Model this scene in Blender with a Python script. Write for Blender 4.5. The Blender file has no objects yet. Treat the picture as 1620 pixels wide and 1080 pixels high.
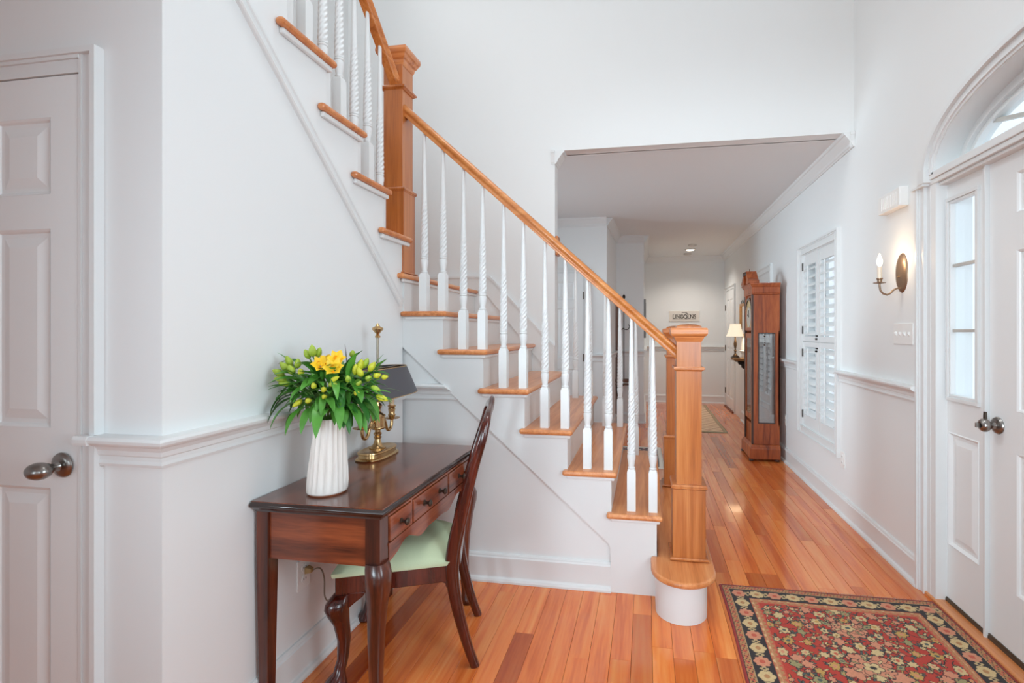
import bpy, bmesh, math, random
import numpy as np
from mathutils import Vector, Matrix
random.seed(7)
PI = math.pi
S = bpy.context.scene
COL = S.collection

# ------------------------------------------------------------------ camera, world, light, exposure
cam_d = bpy.data.cameras.new('camera')
cam = bpy.data.objects.new('camera', cam_d); COL.objects.link(cam)
cam_d.sensor_width = 36; cam_d.lens = 771.8 * 36 / 1620
cam_d.shift_x = -82 / 1620; cam_d.shift_y = -18 / 1620
cam_d.clip_start = .05
cam.location = (0, 0, 1.333); cam.rotation_euler = (PI / 2, 0, math.radians(9.56))
S.camera = cam
S.view_settings.view_transform = 'Standard'; S.view_settings.look = 'None'
S.view_settings.gamma = 1; S.view_settings.use_curve_mapping = False
S.view_settings.exposure = -0.06
S.cycles.use_denoising = True
S.cycles.max_bounces = 10; S.cycles.diffuse_bounces = 6; S.cycles.glossy_bounces = 4
S.cycles.transparent_max_bounces = 12; S.cycles.transmission_bounces = 6
S.cycles.sample_clamp_indirect = 6
w = bpy.data.worlds.new('sky'); S.world = w; w.use_nodes = True
bg = w.node_tree.nodes['Background']; bg.inputs[0].default_value = (.86, .93, 1, 1); bg.inputs[1].default_value = 1.3

def area(name, loc, aim, sx, sy, power, col=(1, 1, 1), spread=180):
    """added fill light out of view: rectangle at loc facing the point aim"""
    d = bpy.data.lights.new(name, 'AREA'); d.shape = 'RECTANGLE'; d.size = sx; d.size_y = sy
    d.energy = power; d.color = col; d.spread = math.radians(spread)
    o = bpy.data.objects.new(name, d); COL.objects.link(o); o.location = loc
    o.rotation_euler = (Vector(aim) - Vector(loc)).to_track_quat('-Z', 'Y').to_euler()
    o['label'] = 'added fill light out of view'; o['category'] = 'light'
    return o
FILL_COOL = (.745, .905, 1)  # cool tint of the added fills, offsets the warm floor bounce
HIGH = (.96, .985, 1)
area('fill_rear_left', (-1.9, -2.9, 1.6), (1.4, 3.6, 1.1), 1.4, 1.8, 16, FILL_COOL, 42)           # unseen fill added behind the viewer, aimed at the right wall
area('fill_rear_right', (.8, -2.9, 1.6), (-.5, 2.6, 1.2), 1.4, 1.8, 7.5, FILL_COOL, 50)  # second added rear fill, aimed at the stair side
area('fill_upper_rear', (-.6, -2.93, 4.2), (-.6, 3, 4.2), 3.2, 1.4, 68, HIGH)               # high fill added behind the viewer for the far wall
area('fill_overhead', (-.1, 1.7, 5.26), (-.1, 1.701, 0), 1.2, 1.2, 11, HIGH, 75)            # invented overhead fill, the ceiling has no skylight
area('fill_front', (1.36, .25, 1.5), (-1.4, .3, 1.3), 1.0, 1.5, 47, FILL_COOL)                    # fill added for the left wall, no window in the wall here
area('fill_hall_left', (-3.5, 4.5, 1.5), (1.4, 4.6, 1.5), 1.2, 1.4, 22, FILL_COOL, 75)            # fill added in front of the blank side hall wall
area('fill_stairwell', (-2.36, 2.5, 4.1), (1.4, 3.0, 1.2), 1.4, 1.6, 16, HIGH, 90)              # unseen fill added for the right wall, the stairwell wall is blank
CZL = 2.68
def point(name, loc, power, r, col):
    d = bpy.data.lights.new(name, 'POINT'); d.energy = power; d.shadow_soft_size = r; d.color = col
    o = bpy.data.objects.new(name, d); COL.objects.link(o); o.location = loc
    o['label'] = 'light of a lamp'; o['category'] = 'light'
    return o
ld = bpy.data.lights.new('downlight', 'SPOT'); ld.energy = 60; ld.spot_size = 2.4; ld.spot_blend = .8; ld.color = (1, .93, .84); ld.shadow_soft_size = .06
lo_ = bpy.data.objects.new('downlight', ld); COL.objects.link(lo_); lo_.location = (.73, 8.40, CZL - .03); lo_['label'] = 'light of the recessed hall downlight'; lo_['category'] = 'light'

# ------------------------------------------------------------------ materials
def lin(c):
    r = []
    for v in c:
        v /= 255
        r.append(v / 12.92 if v <= .04045 else ((v + .055) / 1.055) ** 2.4)
    return (*r, 1)
def new(name):
    m = bpy.data.materials.new(name); m.use_nodes = True
    return m, m.node_tree.nodes, m.node_tree.links, m.node_tree.nodes['Principled BSDF']
def plain(name, c, rough=.5, metal=0, coat=0, bump=0, bscale=200, var=0):
    m, N, L, P = new(name)
    P.inputs['Base Color'].default_value = lin(c); P.inputs['Roughness'].default_value = rough
    P.inputs['Metallic'].default_value = metal; P.inputs['Coat Weight'].default_value = coat
    P.inputs['Coat Roughness'].default_value = .1
    g = N.new('ShaderNodeNewGeometry')
    nz = N.new('ShaderNodeTexNoise'); nz.inputs['Scale'].default_value = bscale; nz.inputs['Detail'].default_value = 3
    L.new(g.outputs['Position'], nz.inputs['Vector'])
    if bump:
        b = N.new('ShaderNodeBump'); b.inputs['Strength'].default_value = bump; b.inputs['Distance'].default_value = .001
        L.new(nz.outputs['Fac'], b.inputs['Height']); L.new(b.outputs[0], P.inputs['Normal'])
    if var:
        mx = N.new('ShaderNodeMix'); mx.data_type = 'RGBA'
        mx.inputs['A'].default_value = tuple(v * (1 - var) for v in lin(c)[:3]) + (1,)
        mx.inputs['B'].default_value = tuple(min(1, v * (1 + var)) for v in lin(c)[:3]) + (1,)
        L.new(nz.outputs['Fac'], mx.inputs['Factor']); L.new(mx.outputs['Result'], P.inputs['Base Color'])
    return m
def wood(name, dark, mid, light, grain='z', rough=.35, coat=.3, rand=False, fine=55, along=3.0, crough=.12, spread=.5):
    """procedural wood, grain running along one axis"""
    m, N, L, P = new(name)
    g = N.new('ShaderNodeNewGeometry'); oi = N.new('ShaderNodeObjectInfo')
    mp = N.new('ShaderNodeMapping'); sc = [fine, fine, fine]; sc['xyz'.index(grain)] = along
    mp.inputs['Scale'].default_value = sc
    L.new(g.outputs['Position'], mp.inputs['Vector'])
    if rand:
        cm = N.new('ShaderNodeCombineXYZ'); mu = N.new('ShaderNodeMath'); mu.operation = 'MULTIPLY'; mu.inputs[1].default_value = 87
        L.new(oi.outputs['Random'], mu.inputs[0])
        for k in range(3): L.new(mu.outputs[0], cm.inputs[k])
        L.new(cm.outputs[0], mp.inputs['Location'])
    n1 = N.new('ShaderNodeTexNoise'); n1.inputs['Scale'].default_value = .45; n1.inputs['Detail'].default_value = 5; n1.inputs['Distortion'].default_value = 1.2
    n2 = N.new('ShaderNodeTexNoise'); n2.inputs['Scale'].default_value = 4; n2.inputs['Detail'].default_value = 3
    L.new(mp.outputs[0], n1.inputs['Vector']); L.new(mp.outputs[0], n2.inputs['Vector'])
    ad = N.new('ShaderNodeMath'); ad.operation = 'MULTIPLY_ADD'; ad.inputs[1].default_value = .35; 
    L.new(n2.outputs['Fac'], ad.inputs[0]); L.new(n1.outputs['Fac'], ad.inputs[2])
    rp = N.new('ShaderNodeValToRGB')
    e = rp.color_ramp.elements; e[0].position = .66 - spread * .5 + .02; e[0].color = lin(dark); e[1].position = .66 + spread * .5; e[1].color = lin(light)
    k = e.new(.66); k.color = lin(mid)
    L.new(ad.outputs[0], rp.inputs['Fac'])
    out = rp.outputs['Color']
    if rand:
        r2 = N.new('ShaderNodeValToRGB'); q = r2.color_ramp; q.interpolation = 'LINEAR'
        q.elements[0].color = (.60, .46, .37, 1); q.elements[1].color = (1.12, 1.22, 1.2, 1)
        for p, c in ((.09, (.82, .77, .74, 1)), (.3, (.96, .95, .95, 1)), (.7, (1.04, 1.06, 1.05, 1))):
            z = q.elements.new(p); z.color = c
        L.new(oi.outputs['Random'], r2.inputs['Fac'])
        mx = N.new('ShaderNodeMix'); mx.data_type = 'RGBA'; mx.blend_type = 'MULTIPLY'; mx.inputs['Factor'].default_value = 1
        L.new(out, mx.inputs['A']); L.new(r2.outputs['Color'], mx.inputs['B']); out = mx.outputs['Result']
    L.new(out, P.inputs['Base Color'])
    P.inputs['Roughness'].default_value = rough; P.inputs['Coat Weight'].default_value = coat; P.inputs['Coat Roughness'].default_value = crough
    b = N.new('ShaderNodeBump'); b.inputs['Strength'].default_value = .06; b.inputs['Distance'].default_value = .002
    L.new(n2.outputs['Fac'], b.inputs['Height']); L.new(b.outputs[0], P.inputs['Normal'])
    return m
def glass(name, tint=(1, 1, 1, 1), refl=.12, rough=.02):
    m, N, L, P = new(name)
    N.remove(P); o = N['Material Output']
    t = N.new('ShaderNodeBsdfTransparent'); t.inputs[0].default_value = tint
    g = N.new('ShaderNodeBsdfGlossy'); g.inputs['Roughness'].default_value = rough
    mx = N.new('ShaderNodeMixShader')
    lw = N.new('ShaderNodeLayerWeight'); lw.inputs['Blend'].default_value = .5
    pw = N.new('ShaderNodeMath'); pw.operation = 'POWER'; pw.inputs[1].default_value = 5; L.new(lw.outputs['Facing'], pw.inputs[0])
    ma = N.new('ShaderNodeMath'); ma.operation = 'MAXIMUM'; ma.inputs[1].default_value = refl
    L.new(pw.outputs[0], ma.inputs[0]); L.new(ma.outputs[0], mx.inputs[0])
    L.new(t.outputs[0], mx.inputs[1]); L.new(g.outputs[0], mx.inputs[2]); L.new(mx.outputs[0], o.inputs['Surface'])
    return m
def emit(name, c, s):
    m, N, L, P = new(name)
    P.inputs['Base Color'].default_value = lin(c); P.inputs['Emission Color'].default_value = lin(c); P.inputs['Emission Strength'].default_value = s
    return m

WALL = plain('wall_paint', (231, 233, 233), .6, bump=.05, bscale=350)
TRIM = plain('trim_paint', (227, 229, 229), .35, bump=.03, bscale=120)
DOORP = plain('door_paint', (234, 236, 236), .38, bump=.03, bscale=90)
CEIL = plain('ceiling_paint', (228, 231, 232), .8, bump=.05, bscale=300)
FLOORM = wood('floor_oak', (200, 92, 38), (228, 122, 56), (238, 150, 80), 'y', .2, .5, True, fine=24, along=1.4, crough=.06)
FLOORB = plain('floor_gap', (96, 44, 22), .6)
OAKY = wood('stair_oak_y', (180, 104, 52), (212, 134, 78), (228, 158, 102), 'y', .3, .3, fine=40, along=2)
OAKX = wood('stair_oak_x', (176, 98, 48), (208, 128, 72), (222, 150, 94), 'x', .3, .3, fine=40, along=2)
OAKZ = wood('newel_oak', (150, 82, 32), (186, 106, 48), (206, 132, 72), 'z', .3, .3, fine=34, along=1.6)
OAKD = wood('nosing_oak', (176, 96, 48), (198, 118, 64), (212, 138, 82), 'y', .3, .3, fine=50, along=3)
OAKR = wood('rail_oak', (178, 102, 46), (200, 122, 58), (216, 146, 82), 'x', .28, .35, fine=50, along=4)
MAHY = wood('desk_top_wood', (66, 30, 18), (104, 52, 34), (134, 74, 50), 'y', .2, .5, fine=30, along=3, crough=.16)
MAHZ = wood('desk_leg_wood', (48, 18, 10), (84, 36, 20), (118, 56, 32), 'z', .3, .4, fine=40, along=3)
MAHX = wood('desk_side_wood', (66, 26, 12), (120, 56, 28), (160, 82, 44), 'x', .3, .4, fine=40, along=3)
MAHF = wood('drawer_wood', (86, 36, 18), (138, 66, 36), (168, 92, 56), 'y', .3, .4, fine=40, along=3)
EDGE = plain('desk_edge_dark', (44, 28, 24), .25, coat=.5)
CHW = wood('chair_wood', (38, 10, 7), (70, 22, 14), (98, 36, 22), 'z', .2, .6, fine=40, along=4)
CLKZ = wood('clock_wood', (112, 44, 14), (160, 76, 30), (188, 102, 50), 'z', .4, .15, fine=30, along=3)
CLKD = plain('clock_dark_wood', (58, 28, 16), .35, coat=.3)
BRASS = plain('aged_brass', (204, 170, 122), .26, 1, var=.12, bscale=30)
NICKEL = plain('satin_nickel', (150, 146, 142), .28, 1)
BRONZE = plain('dark_bronze', (92, 84, 76), .4, .9)
IRON = plain('dark_iron', (52, 46, 42), .45, .8)
SCON = plain('sconce_bronze', (158, 134, 112), .4, .8, var=.1, bscale=60)
SHADEM = plain('grey_metal_shade', (84, 84, 90), .5, .2)
CER = plain('white_ceramic', (238, 232, 226), .3, coat=.3)
CLAY = plain('clay_foot', (150, 90, 60), .8)
SEATM = plain('green_seat_fabric', (194, 208, 172), .85, bump=.3, bscale=500, var=.12)
LEAF = plain('leaf_green', (84, 148, 54), .4, var=.35, bscale=25)
LEAFD = plain('leaf_dark', (50, 112, 40), .42, var=.3, bscale=25)
STEMM = plain('stem_green', (96, 140, 58), .5)
DRY = plain('withered_leaf', (74, 66, 62), .7)
BUDM = plain('bud_yellow_green', (196, 198, 50), .45, var=.2, bscale=60)
BUDG = plain('bud_pale_green', (160, 184, 60), .45, var=.2, bscale=60)
PETAL = plain('petal_yellow', (250, 206, 44), .45, var=.12, bscale=60)
PETALO = plain('petal_throat', (240, 170, 20), .5)
PLAST = plain('white_plastic', (236, 236, 234), .4)
CORD = plain('lamp_cord', (128, 118, 104), .5)
PLUG = plain('plug_gold', (170, 142, 96), .4)
CANDLE = plain('candle_sleeve', (240, 226, 206), .5)
THRES = plain('threshold_metal', (96, 84, 70), .5, .6)
PANE = glass('window_pane', (.97, .99, 1, 1), .05)
CPANE = glass('clock_pane', (.86, .86, .84, 1), .30)
BULB = emit('lit_bulb', (255, 232, 196), 14)
LENS = emit('lit_downlight', (255, 244, 226), 6)
BLACK = plain('black_cloth', (22, 22, 24), .7)
BROWNW = wood('stand_wood', (70, 46, 36), (104, 72, 58), (128, 94, 76), 'z', .5, .1)
SIGNM = plain('sign_board', (222, 216, 208), .7, var=.06, bscale=20)
INK = plain('sign_ink', (70, 62, 56), .8)
GOLD = plain('gilt_frame', (176, 128, 72), .4, .3)
MIRR = plain('hall_mirror', (200, 200, 200), .05, 1)

# ------------------------------------------------------------------ mesh builder
class MB:
    def __init__(s): s.v = []; s.f = []
    def add(s, vs, fs):
        b = len(s.v); s.v += [tuple(p) for p in vs]; s.f += [tuple(i + b for i in f) for f in fs]; return s
    def box(s, x0, x1, y0, y1, z0, z1):
        return s.add([(x0,y0,z0),(x1,y0,z0),(x1,y1,z0),(x0,y1,z0),(x0,y0,z1),(x1,y0,z1),(x1,y1,z1),(x0,y1,z1)],
                     [(0,3,2,1),(4,5,6,7),(0,1,5,4),(1,2,6,5),(2,3,7,6),(3,0,4,7)])
    def prism(s, poly, axis, a, b):
        n = len(poly)
        def P(p, t): return {'x': (t, p[0], p[1]), 'y': (p[0], t, p[1]), 'z': (p[0], p[1], t)}[axis]
        return s.add([P(p, a) for p in poly] + [P(p, b) for p in poly],
                     [tuple(range(n - 1, -1, -1)), tuple(range(n, 2 * n))] + [(i, (i + 1) % n, n + (i + 1) % n, n + i) for i in range(n)])
    def sweep(s, prof, p0, p1, nrm, z0=0, m0=0, m1=0):
        """moulding: profile of (outward, height) pairs, run from p0 to p1 on a wall whose outward normal is nrm"""
        n = len(prof); vs = []
        d = Vector((p1[0] - p0[0], p1[1] - p0[1])).normalized()     # m0, m1: mitre at each end (1 outside corner, -1 inside)
        for p, q in ((p0, -m0), (p1, m1)):
            z = p[2] if len(p) > 2 else 0
            vs += [(p[0] + nrm[0] * o + d.x * o * q, p[1] + nrm[1] * o + d.y * o * q, z0 + z + h) for o, h in prof]
        return s.add(vs, [tuple(range(n - 1, -1, -1)), tuple(range(n, 2 * n))] + [(i, (i + 1) % n, n + (i + 1) % n, n + i) for i in range(n)])
    def lathe(s, prof, c=(0, 0, 0), seg=24, axis='z', sx=1, sy=1):
        vs = []; n = len(prof)
        for r, z in prof:
            for k in range(seg):
                t = 2 * PI * k / seg; a, b = r * math.cos(t) * sx, r * math.sin(t) * sy
                p = {'z': (a, b, z), 'x': (z, a, b), 'y': (a, z, b)}[axis]
                vs.append((c[0] + p[0], c[1] + p[1], c[2] + p[2]))
        fs = [(i * seg + k, i * seg + (k + 1) % seg, (i + 1) * seg + (k + 1) % seg, (i + 1) * seg + k) for i in range(n - 1) for k in range(seg)]
        fs += [tuple(range(seg - 1, -1, -1)), tuple(range((n - 1) * seg, n * seg))]
        return s.add(vs, fs)
    def tube(s, pts, rad, seg=10, flat=1.0, up=(0, 0, 1)):
        pts = [Vector(p) for p in pts]; n = len(pts)
        if not hasattr(rad, '__len__'): rad = [rad] * n
        vs = []; ref = Vector(up)
        for i in range(n):
            d = (pts[min(i + 1, n - 1)] - pts[max(i - 1, 0)]).normalized()
            a = d.cross(ref)
            if a.length < 1e-3: a = d.cross(Vector((1, 0, 0)))
            a.normalize(); b = a.cross(d).normalized()
            for k in range(seg):
                t = 2 * PI * k / seg
                vs.append(pts[i] + a * (math.cos(t) * rad[i]) + b * (math.sin(t) * rad[i] * flat))
        fs = [(i * seg + k, i * seg + (k + 1) % seg, (i + 1) * seg + (k + 1) % seg, (i + 1) * seg + k) for i in range(n - 1) for k in range(seg)]
        fs += [tuple(range(seg - 1, -1, -1)), tuple(range((n - 1) * seg, n * seg))]
        return s.add(vs, fs)
    def loft(s, rings):
        """rings: lists of equal length, joined in order and capped"""
        m = len(rings[0]); n = len(rings); vs = [p for r in rings for p in r]
        fs = [(i * m + k, i * m + (k + 1) % m, (i + 1) * m + (k + 1) % m, (i + 1) * m + k) for i in range(n - 1) for k in range(m)]
        fs += [tuple(range(m - 1, -1, -1)), tuple(range((n - 1) * m, n * m))]
        return s.add(vs, fs)
def mesh(name, mb, m, smooth=0):
    me = bpy.data.meshes.new(name); me.from_pydata(mb.v, [], mb.f)
    bm = bmesh.new(); bm.from_mesh(me); bmesh.ops.recalc_face_normals(bm, faces=bm.faces); bm.to_mesh(me); bm.free()
    me.materials.append(m)
    if smooth:
        me.shade_smooth(); me.set_sharp_from_angle(angle=math.radians(smooth))
    return me
def link(name, data, parent=None, world=False):
    o = bpy.data.objects.new(name, data); COL.objects.link(o)
    if parent:
        o.parent = parent
        if world: o.matrix_parent_inverse = root_mat(parent).inverted()
    return o
def root_mat(o):
    m = Matrix.Translation(o.location) @ o.rotation_euler.to_matrix().to_4x4()
    if o.parent: return root_mat(o.parent) @ o.matrix_parent_inverse @ m
    return m
def obj(name, mb, m, parent=None, smooth=0, bevel=0, world=False, seg=2):
    o = link(name, mesh(name, mb, m, smooth), parent, world)
    if bevel:
        b = o.modifiers.new('bevel', 'BEVEL'); b.width = bevel; b.segments = seg; b.limit_method = 'ANGLE'; b.angle_limit = math.radians(35)
    return o
def wobj(name, mb, m, parent, smooth=0, bevel=0, seg=2): return obj(name, mb, m, parent, smooth, bevel, True, seg)
def thing(name, label, cat, loc=(0, 0, 0), rz=0, group=None):
    o = bpy.data.objects.new(name, None); COL.objects.link(o); o.empty_display_size = .05
    o.location = loc; o.rotation_euler = (0, 0, rz); return tag(o, label, cat, group)
def tag(o, label, cat, group=None, kind=None):
    o['label'] = label; o['category'] = cat
    if group: o['group'] = group
    if kind: o['kind'] = kind
    return o
def struct(name, mb, m, label, cat='wall', smooth=0, bevel=0):
    return tag(obj(name, mb, m, None, smooth, bevel), label, cat, kind='structure')
def kids(o): return [c for c in bpy.data.objects if c.parent == o]
def copy_tree(o, parent=None):
    c = o.copy(); COL.objects.link(c)
    if parent: c.parent = parent
    for ch in kids(o): copy_tree(ch, c)
    return c

# ------------------------------------------------------------------ main dimensions
RX = 1.40       # right wall face
LX = -1.314     # left wall face (beside the desk)
CY = 1.141      # closet door wall face
SY = 2.487      # near face of the stair
HY = 3.61       # far wall of the foyer, with the opening to the hall
OX = -.676      # left side of that opening
CZ = 2.68       # hall ceiling
TOP = 5.3
BY = 9.2        # end wall of the hall
NZ = .205       # riser
RUN = .2265
def tx(n): return .083 - RUN * (n - 2)          # nosing x of tread n (lower flight)
def ty(n): return 2.551 - RUN * (n - 9)         # nosing y of tread n (upper flight)

# ------------------------------------------------------------------ floor with planks
fl = struct('floor', MB().box(-3.9, 1.6, -3.1, 9.3, -.08, -.0105), FLOORB, 'orange oak strip floor of the foyer and hall', 'floor')
PW = .085
unit = MB().prism([(0, -.01), (0, -.0012), (.0012, 0), (PW - .0022, 0), (PW - .001, -.0012), (PW - .001, -.01)], 'y', .0006, .9994)
pm = mesh('plank', unit, FLOORM)
rows = [LX - .02 + PW * k for k in range(33)]
far = MB(); cnt = 0
def far_plank(x, y0, y1):
    far.prism([(x, -.01), (x, -.0012), (x + .0012, 0), (x + PW - .0022, 0), (x + PW - .001, -.0012), (x + PW - .001, -.01)], 'y', y0, y1)
rr = random.Random(3)
for k, x in enumerate(rows):
    y = 1.0 - rr.random() * .8
    while y < 9.25:
        ln = rr.choice([.45, .62, .8, .95, 1.1, 1.3]) * (.85 + .3 * rr.random())
        hidden = x + PW < .03 and y + ln > 2.6 and y < 3.7 or (x < -.5 and y > 5.9)
        near = y < 5.9 and not (x < -.55 and y > 2.5) and x > -1.4
        if near and not hidden and cnt < 290 and y + ln > 1.5:
            o = link('plank', pm, fl); o.location = (x, y, 0); o.scale = (1, ln, 1); cnt += 1
        else: far_plank(x, y, y + ln)
        y += ln
y = 0
for k in range(-31, 0):
    x = LX - .02 + PW * k
    far_plank(x, -3.05, 9.2)
for x in rows: far_plank(x, -3.05, .15)
fp = obj('plank', far, FLOORM, fl); fp['kind'] = 'stuff'

# ------------------------------------------------------------------ walls and ceilings
struct('ceiling', MB().box(-3.9, 1.6, -3.1, 3.8, TOP, TOP + .1), CEIL, 'high white ceiling of the two storey foyer', 'ceiling')
struct('ceiling', MB().box(-3.9, 1.41, HY + .1, BY + .1, CZ, CZ + .1), CEIL, 'low white ceiling of the hall', 'ceiling')
struct('ceiling', MB().box(-3.9, LX, -3.1, CY + .28, 2.68, 2.84).box(LX, RX, -3.1, .75, 2.68, 2.84), CEIL, 'ceiling beside the closet door, with an unseen slab added over the viewer to block light', 'ceiling')  # second box: unseen slab added to keep light off the closet wall
struct('wall_far', MB().box(-2.5, OX, HY, HY + .11, 0, TOP).box(OX, RX, HY, HY + .11, CZ, TOP), WALL, 'tall white wall behind the staircase with a wide opening to the hall')
struct('wall_stairwell', MB().box(-2.5, -2.38, CY + .1, HY, 0, TOP).box(-3.9, -2.5, CY + .28, CY + .4, 2.84, TOP), WALL, 'white wall on the far side of the upper stair flight')
struct('wall_closet', MB().box(-3.9, LX - .1, CY, CY + .1, 0, 2.68), WALL, 'shaded white wall around the left door')
poly = [(CY, 0), (SY, 0), (SY, 9 * NZ - .035)]
for n in range(10, 15):
    poly += [(ty(n) - .03, (n - 1) * NZ - .035), (ty(n) - .03, n * NZ - .035)]
poly += [(CY, 14 * NZ - .035)]
struct('wall_left', MB().prism(poly, 'x', LX - .1, LX), WALL, 'white wall beside the desk below the upper stair flight')
struct('wall_outer_left', MB().box(-4.0, -3.8, -3.1, 3.8, 0, TOP), WALL, 'white wall far left outside the view')
struct('wall_rear', MB().box(-3.9, -2.1, -3.1, -3.0, 0, TOP).box(1.25, 1.6, -3.1, -3.0, 0, TOP).box(-2.1, 1.25, -3.1, -3.0, 0, .9).box(-2.1, 1.25, -3.1, -3.0, 2.3, 3.45).box(-1.3, -.85, -3.1, -3.0, .9, 2.3).box(-.05, .4, -3.1, -3.0, .9, 2.3).box(-2.1, 1.25, -3.1, -3.0, 4.95, TOP), WALL, 'white wall behind the viewer with open gaps added to let light in')  # unglazed gaps, added and sized for the light they admit
# under-stair wall below the slanted stringer
dz = (1.253 - .24) / (-1.329 + .178)
struct('wall_under_stair', MB().prism([(LX - .02, 0), (-.165, 0), (-.165, .26), (LX - .02, 1.27)], 'y', SY + .020, SY + .08), WALL, 'white triangular wall under the staircase')
# arch helper
DC, DH = 1.905, .755      # door centre, half width of the opening
def arch(cy, hw, base, rise, n=32, p=2.3, a0=0, a1=PI):
    out = []
    for i in range(n + 1):
        t = a0 + (a1 - a0) * i / n; c, s_ = math.cos(t), math.sin(t)
        out.append((cy + hw * math.copysign(abs(c) ** (2 / p), c), base + rise * abs(s_) ** (2 / p)))
    return out
W1 = (3.925, 4.735, .475, 2.01); W2 = (5.86, 6.67, .475, 2.01)
mb = MB()
mb.box(RX, RX + .16, -3.1, DC - DH, 0, TOP)
mb.prism([(DC + DH, 3.3), (DC - DH, 3.3)] + arch(DC, DH, 2.1, .30)[::-1], 'x', RX, RX + .16)
mb.box(RX, RX + .16, DC - DH, DC + DH, 4.7, TOP)  # unseen gap left below this box, added to admit light
mb.box(RX, RX + .16, DC + DH, W1[0], 0, TOP)
for W, nx in ((W1, W2[0]), (W2, BY + .1)):
    mb.box(RX, RX + .16, W[0], W[1], 0, W[2]).box(RX, RX + .16, W[0], W[1], W[3], TOP).box(RX, RX + .16, W[1], nx, 0, TOP)
struct('wall_right', mb, WALL, 'white right wall with the front door and shuttered windows')
struct('wall_hall_left', MB().prism([(-3.8, 5.87), (-.465, 5.87), (-.42, 7.08), (-.03, 7.08), (-.03, BY), (-.13, BY), (-.13, 7.18), (-.565, 7.18), (-.565, 5.97), (-3.8, 5.97)], 'z', 0, CZ), WALL, 'stepped white walls on the left side of the hall')
struct('wall_hall_end', MB().box(-.13, RX + .02, BY, BY + .1, 0, CZ), WALL, 'white end wall of the hall carrying the name sign')
struct('wall_hall_side', MB().box(-3.9, -3.8, 3.72, 5.9, 0, CZ), WALL, 'white wall at the left end of the side hall')

# ------------------------------------------------------------------ mouldings
RAILP = [(0, .955), (.012, .955), (.015, .963), (.012, .972), (.012, .983), (.016, .987), (.018, 1.0), (.026, 1.012), (.038, 1.018), (.044, 1.024), (.046, 1.032), (.042, 1.04), (0, 1.042)]
BASEP = [(0, 0), (.030, 0), (.030, .010), (.024, .020), (.016, .024), (.014, .028), (.014, .112), (.019, .114), (.019, .128), (.014, .134), (.013, .140), (.008, .147), (0, .147)]
CROWN = [(0, -.098), (.010, -.098), (.014, -.088), (.020, -.084), (.024, -.070), (.050, -.034), (.058, -.022), (.066, -.018), (.070, -.010), (.074, 0), (0, 0)]
def run(name, prof, segs, label, z0=0, m=TRIM, cat='trim'):
    b = MB()
    for g in segs: b.sweep(prof, g[0], g[1], g[2], z0, *(g[3] if len(g) > 3 else ()))
    return struct(name, b, m, label, cat)
run('trim_1', RAILP, [((LX, CY), (LX, SY + .020), (1, 0), (1, -1))], 'white chair rail on the wall behind the desk')
run('trim_2', RAILP, [((-1.506, CY), (LX, CY), (0, -1), (0, 1))], 'short chair rail between the closet door and the corner')
mbc = MB().sweep([(.020, 1.016), (.045, 1.0165), (.047, 1.024), (.047, 1.033), (.043, 1.0415), (.020, 1.042)], (-1.552, CY), (-1.506, CY), (0, -1))
struct('trim_26', mbc, TRIM, 'chair rail cap lapping over the closet door casing', 'trim')
mb = MB().sweep(RAILP, (LX, SY + .020), (-1.075, SY + .020), (0, -1))
for i in range(len(mb.v) // 2, len(mb.v)):      # the rail end is cut on the slope of the stringer
    v = mb.v[i]; mb.v[i] = (v[0] + (1.042 - v[2]) * 1.15, v[1], v[2])
struct('trim_3', mb, TRIM, 'short chair rail ending at the slanted stair stringer', 'trim')
run('trim_4', RAILP, [((RX, 2.80), (RX, W1[0] - .085), (-1, 0)), ((RX, W1[1] + .085), (RX, W2[0] - .085), (-1, 0)), ((RX, W2[1] + .08), (RX, 7.55), (-1, 0))], 'white chair rail along the right wall')
run('trim_5', RAILP, [((-.03, BY), (RX, BY), (0, -1))], 'chair rail on the hall end wall')
run('trim_6', RAILP, [((-.70, 5.87), (-.465, 5.87), (0, -1)), ((-.465, 5.87), (-.42, 7.08), (1, 0)), ((-.42, 7.08), (-.03, 7.08), (0, -1)), ((-.03, 7.08), (-.03, BY), (1, 0))], 'chair rail on the stepped hall walls')
run('baseboard_left', BASEP, [((LX, CY), (LX, SY + .020), (1, 0), (1, -1))], 'white baseboard behind the desk', cat='baseboard')
run('baseboard_closet', BASEP, [((-1.506, CY), (LX, CY), (0, -1), (0, 1))], 'baseboard beside the closet door', cat='baseboard')
run('baseboard_stair', BASEP, [((LX, SY + .020), (-.176, SY + .020), (0, -1))], 'white baseboard under the staircase', cat='baseboard')
run('baseboard_right', BASEP, [((RX, 2.80), (RX, 7.55), (-1, 0))], 'white baseboard along the right wall', cat='baseboard')
run('baseboard_end', BASEP, [((-.03, BY), (RX, BY), (0, -1))], 'baseboard of the hall end wall', cat='baseboard')
run('baseboard_hall', BASEP, [((-.70, 5.87), (-.465, 5.87), (0, -1)), ((-.465, 5.87), (-.42, 7.08), (1, 0)), ((-.42, 7.08), (-.03, 7.08), (0, -1)), ((-.03, 7.08), (-.03, BY), (1, 0))], 'baseboard of the stepped hall walls', cat='baseboard')
run('trim_7', CROWN, [((RX, HY - .012), (RX, BY), (-1, 0))], 'crown moulding along the right side of the hall ceiling', CZ)
run('trim_8', CROWN, [((-2.3, 5.87), (-.465, 5.87), (0, -1)), ((-.465, 5.85), (-.42, 7.08), (1, 0)), ((-.42, 7.08), (-.03, 7.08), (0, -1)), ((-.03, 7.05), (-.03, BY), (1, 0)), ((-.03, BY), (RX, BY), (0, -1))], 'crown moulding around the hall', CZ)
run('trim_9', CROWN, [((OX, HY - .012), (OX, HY + .122), (1, 0)), ], 'crown return on the left jamb of the opening', CZ)
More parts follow.
